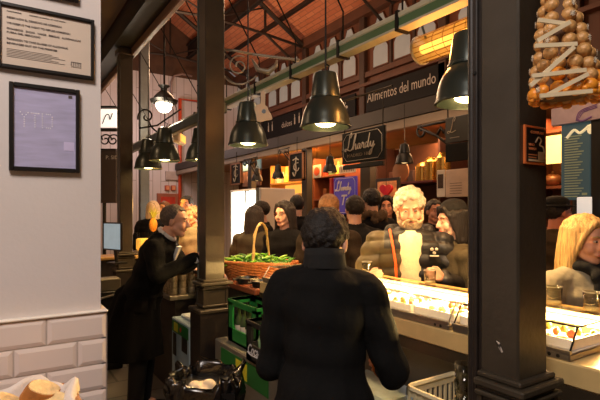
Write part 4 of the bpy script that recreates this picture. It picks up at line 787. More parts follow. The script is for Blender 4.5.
# dark equipment under till near wall edge
T = thing('coffee_grinder', 'dark machine with a chrome lever beyond the wall edge', 'machine', W(106, 340, 5.0).xyz*1)
T.location.z = 0
MB().box((-.15, -.12, 0), (.15, .12, .82), .01).build('body', BLACK, T, world=False)
MB().box((-.13, -.1, .82), (.13, .1, .95), .01).build('head', STEELD, T, world=False)
MB().tube([(-.1, -.13, .75), (.1, -.16, .8)], .012, 8).build('lever', STEEL, T, world=False)
exec(compile('''
# ------------------------------------------------------------------ main counter and display cases
XN = 1.6
T = thing('bar_counter', 'steel fronted bar counter running under the lit food cases', 'counter', (1.9, 1.8, 0))
MB().box((XN, .35, 1.07), (2.1, 3.0, 1.15), .006).build('worktop', mat('counter_stone', (214, 186, 128), .35, 0, .08, 12), T)
MB().box((1.68, .4, .0), (2.04, 2.98, 1.07)).build('body', STEELD, T)
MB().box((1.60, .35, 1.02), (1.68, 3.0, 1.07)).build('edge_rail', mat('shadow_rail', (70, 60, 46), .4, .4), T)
T = thing('bar_ledge', 'raised honey coloured customer ledge behind the food cases', 'ledge', (2.06, 1.8, 1.15))
MB().box((1.97, .3, 1.205), (2.13, 3.0, 1.24), .008).build('top', mat('ledge_honey', (222, 180, 108), .25, 0, .12, 8), T)
for y in (.5, 1.5, 2.8): MB().box((2.0, y-.02, 1.15), (2.09, y+.02, 1.205)).build('support', STEEL, T)
def case(y0, y1, label):
    T = thing('display_case', label, 'display case', (1.78, (y0+y1)/2, 1.15))
    MB().box((1.6, y0, 1.151), (1.965, y1, 1.175), .004).box((1.6, y0, 1.175), (1.612, y1, 1.186)).build('base', STEEL, T)
    MB().box((1.615, y0+.006, 1.1752), (1.96, y1-.006, 1.1765)).box((1.955, y0+.006, 1.1765), (1.963, y1-.006, 1.24)).build('white_deck', WHITE, T)
    g = MB()
    g.loft([[(1.606, y, 1.186), (1.61, y, 1.186), (1.66, y, 1.256), (1.656, y, 1.256)] for y in (y0+.004, y1-.004)])
    g.box((1.656, y0+.004, 1.256), (1.965, y1-.004, 1.261))
    g.build('glass', GLASS, T)
    e = MB()
    for y in (y0+.004, y1-.004):
        e.tube([(1.606, y, 1.18), (1.656, y, 1.258)], .0035, 6); e.tube([(1.656, y, 1.258), (1.965, y, 1.258)], .003, 6)
    e.tube([(1.656, y0, 1.26), (1.656, y1, 1.26)], .003, 6); e.build('edge_strip', BLACKI if y0 < 1 else STEEL, T)
    MB().ell((1.6, y0+.04, 1.163), (.003, .007, .007), 8).ell((1.6, y0+.07, 1.163), (.003, .007, .007), 8).build('screw_heads', BLACK, T)
    MB().tube([(1.945, y0+.03, 1.243), (1.945, y1-.03, 1.243)], .008, 8).build('light_tube', mat('case_tube', (255, 240, 200), .4, emit=(255, 205, 120), es=16), T)
    light('AREA', (1.93, (y0+y1)/2, 1.238), 60*(y1-y0), (255, 210, 130), .05, (0, math.radians(25), 0), sy=(y1-y0)*.9)
    return T
case(.82-.0, 1.30, 'glass topped food case with sloping end, nearest right behind the column')
case(1.32, 2.96, 'long low glass food case full of lit canapes before the white-haired man')
tray = thing('food_tray', 'white rectangular tray of canapes', 'tray', (0, 0, 0), 0, 'white trays in the food cases')
tm_ = MB(); X_, Y_, t_ = .13, .115, .004
for a, b in (((-X_, -Y_, 0), (X_, Y_, t_)), ((-X_, -Y_, 0), (-X_+t_, Y_, .035)), ((X_-t_, -Y_, 0), (X_, Y_, .035)), ((-X_, -Y_, 0), (X_, -Y_+t_, .035)), ((-X_, Y_-t_, 0), (X_, Y_, .035))): tm_.box(a, b)
tm_.build('dish', WHITE, tray, world=False)
FOODS = [mat('croquette', (214, 140, 60), .6, 0, .3, 60, .5, 120), mat('cheese', (240, 214, 150), .5, 0, .1), mat('bread_slice', (226, 176, 96), .7, 0, .2, 60), mat('salmon', (226, 120, 70), .4, 0, .2, 60), mat('canape_green', (140, 150, 60), .5)]
fm = []
for i, m_ in enumerate(FOODS):
    b = MB().ell((0, 0, .012), (.016+.003*(i % 2), .013, .011+.002*i), 10) if i != 2 else MB().box((-.018, -.013, 0), (.018, .013, .014), .004)
    me = b.mesh('canape'); me.materials.append(m_)
    for q in me.polygons: q.use_smooth = True
    fm.append(me)
ty = [1.44, 1.69, 1.94, 2.19, 2.44, 2.69, .95, 1.18]
names = ['nearest the column in the long case', 'second from the column in the long case', 'third from the column in the long case', 'fourth from the column in the long case', 'fifth from the column in the long case', 'farthest from the column in the long case', 'at the sloping end of the near case', 'at the inner end of the near case']
for i, y in enumerate(ty):
    l = 'white rectangular tray of canapes '+names[i]
    o = tray if i == 0 else dup(tray, (0, 0, 0))
    o.location = (1.775, y, 1.178); o['label'] = l
    for r in range(4):
        for c in range(4):
            k = (i*2+r+(c//2)) % 5 if i % 2 else (i+r) % 5
            f = bpy.data.objects.new('canape', fm[k]); C.objects.link(f); f.location = (1.775-.095+r*.063+random.uniform(-.006, .006), y-.085+c*.057+random.uniform(-.006, .006), 1.182); f.rotation_euler = (0, 0, random.uniform(0, 3))
            tag(f, 'small golden canape in the white tray '+names[i], 'food', 'canapes in the tray '+names[i])
# tumblers
def tumbler(label, loc, fill=None):
    T = thing('tumbler', label, 'glass', loc)
    MB().lathe([(0, 0), (.03, 0), (.034, .085), (.0325, .085), (.0285, .01), (0, .01)], n=24).build('vessel', TUMB, T, world=False, smooth=True)
    MB().lathe([(.0335, .083), (.0345, .086), (.0325, .086)], n=24).build('rim', mat('rim_glint', (235, 230, 215), .2, .4), T, world=False, smooth=True)
    if fill: MB().lathe([(0, .011), (.028, .011), (.0292, .022), (0, .022)], n=20).build('drink', fill, T, world=False, smooth=True)
    return T
BEER = mat('pale_drink', (236, 222, 190), .2)
for (px, X_, lab) in ((367, 2.05, 'clear tumbler on the ledge at the left of the white-haired man'), (430, 2.05, 'clear tumbler on the ledge by the white-haired man at the right'), (592, 2.04, 'clear tumbler on the ledge before the blonde woman, right edge'), (554, 2.05, 'clear tumbler on the ledge just right of the iron column')):
    p = WX(px, 270, X_); tumbler(lab, (X_, p.y, 1.24), BEER)
# ------------------------------------------------------------------ wood counter, basket with peppers, pans, crates
T = thing('wooden_counter', 'red-brown wooden counter carrying the pepper basket', 'counter', (1.85, 4, 0))
MB().box((1.58, 3.04, 1.04), (2.14, 5.9, 1.09), .008).build('worktop', REDWOOD, T)
MB().box((1.64, 3.08, 0), (2.1, 5.86, 1.04)).build('body', DKWOOD, T)
bc = V((1.84, 3.46, 1.09)); ba = math.atan2(-.8, .6)
def wicker(T, L_, W_, H_, rows, seg, m, flare=1.25, rr=.008):
    b = MB()
    for r in range(rows):
        t = r/(rows-1); k = 1+(flare-1)*t; pts = []
        for i in range(seg+1):
            a = 2*PI*i/seg; off = .005*(1 if (i//2+r) % 2 else -1)
            ca, sa = math.cos(a), math.sin(a); ex = .55
            x = (L_*k+off)*math.copysign(abs(ca)**ex, ca); y = (W_*k+off)*math.copysign(abs(sa)**ex, sa); pts.append((x, y, .01+t*H_))
        b.tube(pts, rr, 5)
    b.build('wicker_wall', m, T, world=False, smooth=True)
    rim = MB(); pts = []
    for i in range(49):
        a = 2*PI*i/48; ca, sa = math.cos(a), math.sin(a); pts.append((L_*flare*1.02*math.copysign(abs(ca)**.55, ca), W_*flare*1.02*math.copysign(abs(sa)**.55, sa), H_+.012))
    rim.tube(pts, [.012+.003*(i % 2) for i in range(49)], 7); rim.build('braided_rim', m, T, world=False, smooth=True)
    MB().box((-L_*.9, -W_*.9, 0), (L_*.9, W_*.9, .012)).build('bottom', m, T, world=False)
WICK = mat('wicker', (168, 100, 50), .6, 0, .35, 50, .3, 90); WICKL = mat('wicker_light', (206, 170, 104), .5, 0, .25, 50)
T = thing('pepper_basket', 'brown wicker basket with a tall hoop handle, heaped with green peppers', 'basket', bc, ba)
wicker(T, .25, .13, .135, 13, 72, WICK)
hd = MB(); hp_ = [(.02, .16*math.cos(a)*1.0, .13+.34*math.sin(a)) for a in [PI*i/16 for i in range(17)]]
hd.tube(hp_, .009, 6); hd.tube([(x_+.014*math.cos(i*1.3), y_, z_+.012*math.sin(i*1.3)) for i, (x_, y_, z_) in enumerate(hp_)], .006, 5); hd.build('handle', WICKL, T, world=False, smooth=True)
PEP = [mat('pepper_a', (98, 160, 40), .3, 0, .2, 30), mat('pepper_b', (60, 118, 30), .3, 0, .2, 30), mat('pepper_c', (160, 200, 70), .3, 0, .2, 30)]
pm = []; stm = MB().tube([(0, 0, 0), (-.018, 0, .006)], .0025, 5).mesh('stem'); stm.materials.append(mat('pepper_stem', (80, 100, 40), .6))
for m_ in PEP:
    me = MB().tube([(0, 0, 0), (.012, 0, .002), (.035, .004, .003), (.06, 0, 0), (.082, -.008, -.003)], [.006, .011, .010, .007, .002], 8).mesh('pepper'); me.materials.append(m_)
    for q in me.polygons: q.use_smooth = True
    pm.append(me)
RB = Mx.Rotation(ba, 3, 'Z')
for i in range(150):
    u = random.uniform(-1, 1); v = random.uniform(-1, 1); hgt = .145+.05*(1-u*u)*(1-.6*v*v)*random.uniform(.3, 1.1)
    p = bc+RB@V((u*.27-.02, v*.12, hgt))
    r = thing('green_pepper', 'small green pepper in the heap in the wicker basket', 'pepper', p, random.uniform(0, 6.28), 'green peppers heaped in the basket')
    r.rotation_euler = (random.uniform(-.5, .5), random.uniform(-.5, .5), random.uniform(0, 6.28))
    o = bpy.data.objects.new('body', pm[i % 3]); C.objects.link(o); o.parent = r
    o = bpy.data.objects.new('stem', stm); C.objects.link(o); o.parent = r
MB().box((-.24, -.11, .1), (.24, .11, .125)).build('lining', mat('lining_green', (50, 80, 26), .8, 0, .3, 40), T, world=False)
# tan wooden box right of basket
T = thing('paper_box', 'open tan box glowing in lamp light at the right of the pepper basket', 'box', (2.08, 3.12, 1.09), math.radians(-30))
m = MB()
for a, b in (((-.12, -.08, 0), (.12, .08, .01)), ((-.12, -.08, 0), (.12, -.07, .12)), ((-.12, .07, 0), (.12, .08, .14)), ((-.12, -.08, 0), (-.11, .08, .13)), ((.11, -.08, 0), (.12, .08, .13))): m.box(a, b)
m.build('walls', mat('tan_box', (216, 150, 90), .6, 0, .15), T, world=False)
T = None
for i, (x, y, l) in enumerate(((1.66, 3.32, 'round black pan on the wooden counter nearest the column'), (1.68, 3.11, 'round black pan on the wooden counter beside the first pan'))):
    T = thing('black_pan', l, 'pan', (x, y, 1.09))
    MB().lathe([(0, 0), (.07, 0), (.085, .045), (.08, .045), (.066, .006), (0, .006)], n=28).build('bowl', BLACK, T, world=False, smooth='auto')
    MB().tube([(-.083, 0, .035), (-.12, .0, .04)], .009, 6).tube([(.083, 0, .035), (.1, .0, .04)], .009, 6).build('handle', BLACK, T, world=False)
    MB().lathe([(.081, .043), (.088, .043), (.088, .049), (.081, .049)], n=28).build('rim', STEEL, T, world=False, smooth='auto')
# silver under counter units
def unit(x0, x1, y0, y1, h, m, label, lab_y, variant):
    T = thing('undercounter_fridge', label, 'fridge', ((x0+x1)/2, (y0+y1)/2, 0))
    MB().box((x0, y0, .06), (x1, y1, h), .008).build('body', m, T)
    MB().box((x0+.02, y0+.02, 0), (x1-.02, y1-.02, .06)).build('kick_base', BLACK, T)
    a, b, z0, z1 = lab_y
    MB().box((x0-.004, a, z0), (x0, b, z1), .001).build('green_label', mat('label_green', (34, 110, 46), .4), T)
    w = b-a; c = b-w*(.25 if variant else .48)
    MB().box((x0-.006, c-w*.12, z0+(z1-z0)*.12), (x0-.004, c+w*.12, z1-(z1-z0)*.12)).build('yellow_square', mat('label_yellow', (220, 210, 50), .4), T)
    if variant:
        MB().ell((x0-.005, c-w*.3, (z0+z1)/2), (.002, .02, .02), 10).build('red_dot', mat('label_red', (190, 40, 30), .4), T)
        MB().box((x0-.003, b-.1, z0-.2), (x0, b-.01, z0-.01)).build('dark_window', BLACK, T); MB().box((x0-.003, a+.03, z0-.12), (x0, a+.16, z0+.02)).build('dark_window', BLACK, T)
    else:
        MB().box((x0-.003, y0+.0, .1), (x0+.001, y0+.05, h-.01)).build('side_edge', STEEL, T)
        k = MB()
        for z in (.6, .64, .68): k.box((x0-.0045, y0+.012, z), (x0-.003, y0+.035, z+.012))
        k.build('vent_slot', BLACK, T)
    return T
unit(1.34, 1.62, 2.15, 3.2, .735, mat('unit_steel', (150, 144, 132), .35, .6), 'silver under-counter fridge beneath the green and black crates', (2.4, 3.08, .56, .70), 0)
unit(1.3, 1.62, 3.62, 4.06, .735, mat('unit_paleblue', (160, 184, 196), .4, .1), 'pale blue under-counter fridge with green label beside the waiter', (3.64, 4.04, .62, .715), 1)
simple(MB().box((1.36, 3.7, .735), (1.58, 4.0, .765), .008), 'plastic_lid', mat('lid_white', (206, 216, 220), .4), 'pale plastic lid lying on the pale blue fridge', 'lid')
# crates
def crate(x0, x1, y0, y1, z0, z1, m, label, style):
    T = thing('bottle_crate', label, 'crate', ((x0+x1)/2, (y0+y1)/2, z0)); t = .014; b = MB()
    b.box((x0, y0, z0), (x1, y1, z0+t))
    H = z1-z0
    def wallp(ax, c0, c1, fixed0, fixed1):
        # frame with an opening
        L = c1-c0
        for (a, b_, za, zb) in ((c0, c0+L*.16, z0, z1), (c1-L*.16, c1, z0, z1), (c0, c1, z0, z0+H*(.32 if style else .42)), (c0, c1, z1-H*.14, z1)) + (() if style else ((c0+L*.47, c0+L*.53, z0+.01, z1-H*.3),)):
            if ax == 'y': b.box((fixed0, a, za), (fixed1, b_, zb))
            else: b.box((a, fixed0, za), (b_, fixed1, zb))
    wallp('y', y0, y1, x0, x0+t); wallp('y', y0, y1, x1-t, x1); wallp('x', x0, x1, y0, y0+t); wallp('x', x0, x1, y1-t, y1)
    b.box((x0-.004, y0-.004, z1-.02), (x1+.004, y0+t, z1)).box((x0-.004, y1-t, z1-.02), (x1+.004, y1+.004, z1)).box((x0-.004, y0, z1-.02), (x0+t, y1, z1)).box((x1-t, y0, z1-.02), (x1+.004, y1, z1))
    b.build('body', m, T); return T
crate(1.40, 1.60, 2.66, 3.1, .737, 1.035, mat('crate_green', (34, 124, 54), .4, 0, .08), 'green plastic bottle crate on the silver fridge', 1)
T = crate(1.31, 1.58, 2.2, 2.63, .737, .985, mat('crate_black', (34, 34, 34), .4), 'black bottle crate lettered Coca-Cola in front of the green crate', 0)
mb = MB(FX((1.3085, 2.61, .785))); addtext(mb, 'Coca-Cola', .085, shear=.35, width=.27, fat=.0012); stroke(mb, [(.0, .005, 0), (.05, -.006, 0), (.16, -.004, 0), (.2, -.012, 0)], .0035)
mb.build('script_logo', mat('logo_white', (220, 220, 220), .4), T)
BOTG = glassmat('bottle_green', (120, 170, 110), 1.5); BOTC = mat('bottle_dark', (60, 80, 50), .15, 0, .1)
bt0 = thing('glass_bottle', 'empty bottle standing in the green crate', 'bottle', (0, 0, 0), 0, 'empty bottles in the green crate')
MB().lathe([(0, 0), (.028, 0), (.029, .13), (.012, .18), (.011, .22), (.013, .222), (.013, .23), (0, .23)], n=16).build('vessel', BOTC, bt0, world=False, smooth=True)
MB().lathe([(.0292, .04), (.0296, .042), (.0296, .1), (.0292, .102)], n=16).build('label', PAPER, bt0, world=False, smooth=True)
first = True
for i in range(2):
    for j in range(5):
        p = (1.455+i*.085, 2.72+j*.078, .7515)
        if first: bt0.location = p; first = False
        else: dup(bt0, p)
bw = mat('bottle_clear_green', (150, 190, 140), .1, 0, .1)
b2 = thing('glass_bottle', 'pale empty bottle standing in the black crate', 'bottle', (1.38, 2.28, .7515), 0, 'empty bottles in the black crate')
MB().lathe([(0, 0), (.026, 0), (.027, .09), (.03, .11), (.012, .16), (.011, .19), (.013, .2), (0, .2)], n=16).build('vessel', bw, b2, world=False, smooth=True)
for i in range(2):
    for j in range(4):
        if i or j: dup(b2, (1.38+i*.1, 2.28+j*.09, .7515))
# stacked glasses by the waiter
T = thing('work_shelf', 'low dark shelf holding the glass stacks beside the waiter', 'shelf', (1.5, 4.5, 0))
MB().box((1.30, 4.12, .86), (1.62, 5.3, .9), .005).build('top', STEELD, T); MB().box((1.36, 4.16, 0), (1.6, 5.26, .86)).build('body', DKWOOD, T)
gs = thing('glass_stack', 'tall stack of upturned clear glasses on the low shelf', 'glasses', (0, 0, 0), 0, 'glass stacks beside the waiter')
for k in range(5): MB(Mx.Translation((0, 0, k*.06))).lathe([(.028, .085), (0, .083), (0, .08), (.026, .08), (.034, 0), (.038, 0), (.031, .085)], n=16).build('upturned_glass', mat('stack_glass', (190, 176, 150), .12, .3, .3, 40), gs, world=False, smooth=True)
first = True
for i in range(3):
    for j in range(4):
        p = (1.36+i*.085, 4.2+j*.09, .9)
        if first: gs.location = p; first = False
        else: dup(gs, p)
T = thing('serving_tray', 'dark serving tray lying on the wooden counter behind the middle column', 'tray', (1.55, 4.0, 1.09), .3)
T.location = (1.7, 4.05, 1.09)
MB().box((-.16, -.12, 0), (.16, .12, .012), .004).build('base', BLACK, T, world=False); MB().box((-.16, -.12, .012), (-.15, .12, .03)).box((.15, -.12, .012), (.16, .12, .03)).box((-.16, -.12, .012), (.16, -.11, .03)).box((-.16, .11, .012), (.16, .12, .03)).build('lip', BLACK, T, world=False)
# ------------------------------------------------------------------ low shelf, dish rack, glasses right bottom
T = thing('low_shelf', 'low steel shelf in front of the counter holding the dish rack', 'shelf', (1.5, 1.5, 0))
MB().box((1.33, 1.02, .76), (1.66, 1.95, .78), .004).build('top', STEELD, T)
for x, y in ((1.35, 1.04), (1.64, 1.04), (1.35, 1.93), (1.64, 1.93)): MB().tube([(x, y, 0), (x, y, .76)], .012, 8).build('leg', STEELD, T)
T = thing('dish_rack', 'cream plastic slatted dish rack on the low steel shelf', 'rack', (1.5, 1.16, .78))
m = MB(); x0, x1, y0, y1, z0, z1 = 1.345, 1.645, 1.03, 1.31, .782, .968
for z in (z0+.012, z0+.07, z1):
    r_ = .008 if z < z1 else .011
    c = .03; pts = [(x0+c, y0, z), (x1-c, y0, z), (x1, y0+c, z), (x1, y1-c, z), (x1-c, y1, z), (x0+c, y1, z), (x0+.008, y1-.008, z), (x0, y1-c, z), (x0, y0+c, z), (x0+c, y0, z)]; m.tube(pts, r_, 6)
m.box((x0, y0, z1-.03), (x0+.005, y1, z1)).box((x0, y1-.005, z1-.03), (x1, y1, z1)).box((x0, y0, z1-.03), (x1, y0+.005, z1)).box((x1-.005, y0, z1-.03), (x1, y1, z1))
m.build('rim', mat('rack_cream', (214, 200, 160), .4), T)
s = MB()
for i in range(10): x = x0+.015+i*(x1-x0-.03)/9; s.box((x-.005, y0-.004, z0), (x+.005, y0+.004, z1)).box((x-.005, y1-.004, z0), (x+.005, y1+.004, z1))
for i in range(9): y = y0+.015+i*(y1-y0-.03)/8; s.box((x0-.004, y-.005, z0), (x0+.004, y+.005, z1)).box((x1-.004, y-.005, z0), (x1+.004, y+.005, z1))
s.build('slats', mat('rack_cream', (214, 200, 160)), T)
MB().box((x0, y0, z0), (x1, y1, z0+.008)).build('bottom', mat('rack_cream', (214, 200, 160)), T)
g2 = thing('glass_stack', 'stack of clear glasses standing in the cream dish rack', 'glasses', (1.535, 1.19, .791))
for k in range(3): MB(Mx.Translation((0, 0, k*.07))).lathe([(0, 0), (.03, 0), (.036, .13), (.034, .13), (.028, .008), (0, .008)], n=20).build('stacked_glass', TUMB, g2, world=False, smooth=True)
g3 = dup(g2, (1.45, 1.12, .791)); g3['label'] = 'second stack of clear glasses behind the first in the dish rack'
simple(MB().box((1.36, 1.42, .781), (1.62, 1.86, .82), .012).box((1.38, 1.45, .82), (1.6, 1.83, .85), .012), 'folded_cloth', mat('cloth_paleblue', (176, 196, 204), .8, 0, .1, 20, .4, 60), 'pale blue folded cloth on the low shelf beside the dark jacket', 'cloth')
# ------------------------------------------------------------------ bin with black bag
bp = W(206, 400, 2.6)
T = thing('waste_bin', 'black bag lined rubbish bin with crumpled paper at the bottom centre', 'bin', (bp.x, bp.y, 0), -TH)
MB().loft([[(s_*a, t_*b, z) for a, b in ((-1, -1), (1, -1), (1, 1), (-1, 1))] for z, s_, t_ in ((.0, .14, .12), (.70, .18, .15))]).build('tub', BLACK, T, world=False)
rng = random.Random(3)
def bagp(t, z, k):
    ca, sa = math.cos(t), math.sin(t); n = .014*math.sin(9*t+z*30)+.012*math.sin(17*t-z*26)+rng.uniform(-.012, .012)
    return ((.185*k+n)*math.copysign(abs(ca)**.45, ca), (.155*k+n)*math.copysign(abs(sa)**.45, sa), z+.022*math.sin(5*t)+.014*math.sin(11*t+k*9)+rng.uniform(-.012, .012))
rings = [[bagp(2*PI*i/64, z, k) for i in range(64)] for z, k in ((.48, 1.0), (.6, 1.04), (.68, 1.05), (.74, 1.03), (.765, .98), (.75, .92), (.70, .86), (.62, .84), (.52, .8), (.42, .7), (.40, .3))]
MB().loft(rings, cap=False).add([r for r in rings[-1]], [tuple(range(64))]).build('bin_liner', mat('bag_black', (7, 7, 8), .2, 0, .1, 10, .5, 14, spec=.8), T, world=False, smooth=True)
pw = MB(); rng = random.Random(5)
for i in range(12): pw.ell((rng.uniform(-.06, .06), rng.uniform(-.09, .0), .68+rng.uniform(-.04, .05)), (rng.uniform(.02, .045), rng.uniform(.02, .04), rng.uniform(.02, .04)), 10)
o = link(remesh(pw, .008, 2), 'crumpled_paper', mat('crumple', (214, 200, 176), .8, 0, .12, 14, .9, 22), None, world=False, smooth=True)
o.location = T.location+V((-.01, -.04, 0)); o.rotation_euler = T.rotation_euler; tag(o, 'crumpled cream paper lying in the black lined bin', 'paper')
# ------------------------------------------------------------------ bread basket at the wall
T = thing('side_table', 'small wooden stand under the bread basket against the tiled wall', 'table', (0, 1.42, 0))
MB().box((-.35, 1.1, 1.0), (.25, 1.7, 1.03), .005).build('top', REDWOOD, T)
for x, y in ((-.32, 1.13), (.22, 1.13), (-.32, 1.67), (.22, 1.67)): MB().box((x-.02, y-.02, 0), (x+.02, y+.02, 1.0)).build('leg', REDWOOD, T)
T = thing('bread_basket', 'wicker bread basket lined with white cloth at the foot of the tiled wall', 'basket', (-.01, 1.38, 1.03), 0)
wicker(T, .155, .11, .11, 10, 64, mat('wicker_bread', (176, 120, 70), .6, 0, .3, 50), 1.2)
rng = random.Random(11)
def cl(t, z, k, ox=0):
    ca, sa = math.cos(t), math.sin(t); n = .008*math.sin(7*t)+.006*math.sin(13*t+z*40)+rng.uniform(-.002, .002)
    return ((.155*k+n)*math.copysign(abs(ca)**.6, ca), (.11*k+n)*math.copysign(abs(sa)**.6, sa), z+.01*math.sin(6*t+1)+.006*math.sin(11*t))
rings = [[cl(2*PI*i/72, z, k) for i in range(72)] for z, k in ((.085, 1.29), (.115, 1.30), (.143, 1.25), (.15, 1.18), (.135, 1.1), (.09, 1.0), (.04, .92), (.022, .6))]
MB().loft(rings, cap=False).add(rings[-1], [tuple(range(72))]).build('cloth_liner', mat('white_cloth', (222, 210, 200), .85, 0, .05, 20, .4, 60), T, world=False, smooth=True)
CRUST = mat('bread_crust', (176, 112, 52), .7, 0, .3, 20, .4, 60); CRUMB = mat('bread_crumb', (236, 206, 150), .85, 0, .12, 60, .6, 120)
for i, (x, y, z, rz, rx, l) in enumerate(((.10, 1.40, 1.175, .5, .5, 'thick slice of crusty bread nearest the cloth corner'), (.02, 1.385, 1.165, 1.1, .6, 'thick bread slice left of the first slice'), (.06, 1.35, 1.13, -.3, .3, 'bread slice lying low in the basket'), (-.07, 1.39, 1.15, .2, .5, 'bread slice at the left of the basket'), (.13, 1.37, 1.145, -.6, .4, 'small bread end at the right inside the cloth'))):
    T = thing('bread_slice', l, 'bread', (x, y, z), rz); T.rotation_euler = (rx, .3, rz)
    pts = [(.042*math.cos(a)*(1+.15*math.cos(2*a)), .034*math.sin(a)) for a in [2*PI*k/20 for k in range(20)]]
    MB().loft([[(u*s_, w*s_, z_) for u, w in pts] for z_, s_ in ((-.02, .96), (-.012, 1), (.012, 1), (.019, .97))]).build('crust', CRUST, T, world=False, smooth='auto')
    MB().loft([[(u*.9, w*.9, z_) for u, w in pts] for z_ in (-.022, .0215)]).build('crumb', CRUMB, T, world=False)
''', 'part2', 'exec'))  # white deck plates in the food cases are added to brighten the interior
# =================================================================== PEOPLE
def person(px, crown, d, face, label, hair=('short', (30, 24, 20)), skin=(220, 168, 138), coat=(24, 24, 26), hem=.80, puff=0, lean=0, head=(0, 0, 0),
           armL=None, armR=None, vox=.009, trousers=(28, 28, 32), beard=None, wide=1.0, loc=None, H=None, coat2=None, hood=None, cap=None, extras=None, skirt=0, headscale=1.0, pull=0, drop=0):
    g0 = W(px, 0, d); loc = V((g0.x, g0.y, 0)) if loc is None else V((*loc, 0))
    crownz = CH+(HY-crown)*d/FPX
    H = H or crownz-.012; s = H/1.75
    
    T = thing('person', label, 'person', loc, math.radians(face-90))
    ln = math.radians(lean); hipz = .93*s
    def TL(p):
        p = V(p)*s
        if p.z > hipz: q = p-V((0, 0, hipz)); q = Mx.Rotation(-ln, 3, 'X')@q; p = q+V((0, 0, hipz))
        return p
    wd = wide
    sk = mat('skin_%d_%d_%d' % skin, skin, .5, 0, .06, 20, .05, 80)
    hc = TL((0, .02, 1.63-drop)); Rh = (Mx.Rotation(math.radians(head[0]), 3, 'Z')@Mx.Rotation(math.radians(-head[1]), 3, 'X')@Mx.Rotation(math.radians(head[2]), 3, 'Y'))
    hs = s*headscale
    HM = Mx.Translation(hc)@Rh.to_4x4()@Mx.Scale(hs, 4)
    sh = {}; el = {}; wr = {}
    for n, sg, a in (('R', 1, armR), ('L', -1, armL)):
        sh[n] = TL((sg*.185*wd, 0, 1.385)); 
        if a is None: a = ((sg*.25*wd, -.03, 1.13), (sg*.25*wd, .07, .90)); el[n], wr[n] = TL(a[0]), TL(a[1])
        else: el[n], wr[n] = V(a[0]), V(a[1])
    # ---- body
    b = MB()
    for sg in (1, -1):
        hp = V((sg*.09, 0, .92))*s; kn = V((sg*.10, .02, .49))*s; an = V((sg*.10, -.01, .09))*s; toe = V((sg*.12, .15, .03))*s
        b.cap(hp, .085*s, kn, .055*s); b.cap(kn, .055*s, an, .038*s); b.cap(an, .04*s, toe, .03*s); b.ell(V((sg*.10, -.04, .04))*s, .035*s)
    def torso(mb, e, zs):
        rings = []
        for z, rx, ry, yc in zs: rings.append([tuple(TL((( rx*wd+e)*math.cos(t), yc+(ry+e)*math.sin(t), z))) for t in [2*PI*k/24 for k in range(24)]])
        mb.loft(rings)
    TZ = [(.86, .10, .08, 0), (.90, .155, .11, -.01), (.98, .165, .12, -.01), (1.1, .145, .105, .0), (1.22, .155, .11, .0), (1.34, .175, .112, -.005), (1.41, .16, .095, -.01), (1.46, .10, .07, -.01), (1.48, .05, .05, 0)]
    torso(b, 0, TZ)
    b.cap(TL((0, -.01, 1.42)), .062*s, hc+Rh@V((0, -.015, -.04))*s, .056*s)
    for n, sg in (('R', 1), ('L', -1)):
        b.cap(sh[n], .055*s, el[n], .042*s); b.cap(el[n], .042*s, wr[n], .029*s)
        # hand: palm, four unequal fingers with a bend, thumb from the palm side
        dr = (wr[n]-el[n]).normalized(); side = V((-sg, 0, 0)); side = (side-dr*side.dot(dr)).normalized(); fr = dr.cross(side)*(1 if sg > 0 else -1)
        pc = wr[n]+dr*.045*s
        b.cap(wr[n], .024*s, pc+fr*.012*s, .023*s, 8); b.cap(wr[n]+dr*.02*s, .022*s, pc-fr*.016*s+dr*.012*s, .021*s, 8); b.cap(pc+fr*.02*s+dr*.025*s, .013*s, pc-fr*.028*s+dr*.025*s, .013*s, 8)
        for k, L in enumerate((.066, .075, .070, .055)):
            f0 = pc+dr*.03*s+fr*(.031-.0205*k)*s; f1 = f0+(dr*.9+side*.35).normalized()*L*.5*s; f2 = f1+(dr*.45+side*.9).normalized()*L*.5*s
            b.cap(f0, .0098*s, f1, .009*s, 8); b.cap(f1, .009*s, f2, .0078*s, 8)
        t0 = pc+fr*.028*s-dr*.015*s; t1 = t0+(fr*.7+dr*.6+side*.3).normalized()*.035*s; t2 = t1+(dr*.8+side*.5).normalized()*.03*s
        b.cap(t0, .013*s, t1, .011*s, 8); b.cap(t1, .011*s, t2, .009*s, 8)
    # head with face
    b.M = HM
    b.ell((0, -.012, .03), (.075, .095, .085), 20).ell((0, .022, -.035), (.060, .066, .078), 18).ell((0, .058, -.096), (.026, .024, .022), 10)
    b.cap((0, .086, .012), .009, (0, .108, -.03), .0135, 8); b.ell((.011, .098, -.033), (.008, .009, .008), 8).ell((-.011, .098, -.033), (.008, .009, .008), 8)
    b.cap((-.034, .076, .026), .010, (.034, .076, .026), .010, 8)
    for sg in (1, -1):
        b.ell((sg*.036, .060, -.035), (.026, .024, .03), 10); b.ell((sg*.078, -.005, -.012), (.009, .019, .031), 10); b.cap((sg*.05, .01, -.06), .022, (sg*.02, .06, -.095), .018, 8)
    b.cap((-.02, .084, -.064), .008, (.02, .084, -.064), .008, 8)
    b.M = Mx()
    body = link(remesh(b, vox, 2), 'body', sk, T, world=False, smooth=True)
    # facial parts
    for sg in (1, -1):
        eye_ = MB(HM).ell((sg*.030, .0805, .004), (.0118, .008, .006), 10).build('eye', mat('eye_white', (190, 170, 152), .3, 0), T, world=False, smooth=True)
        MB(HM).ell((sg*.030, .0862, .0035), (.0056, .0042, .0048), 8).build('iris', mat('iris_dark', (46, 32, 24), .25, 0), eye_, world=False, smooth=True)
        MB(HM).tube([(sg*.014, .089, .024), (sg*.032, .088, .029), (sg*.048, .076, .023)], [.003, .0042, .002], 6).build('eyebrow', mat('hair_%d_%d_%d' % hair[1], hair[1], .6, 0, .3, 60, .6, 160), T, world=False)
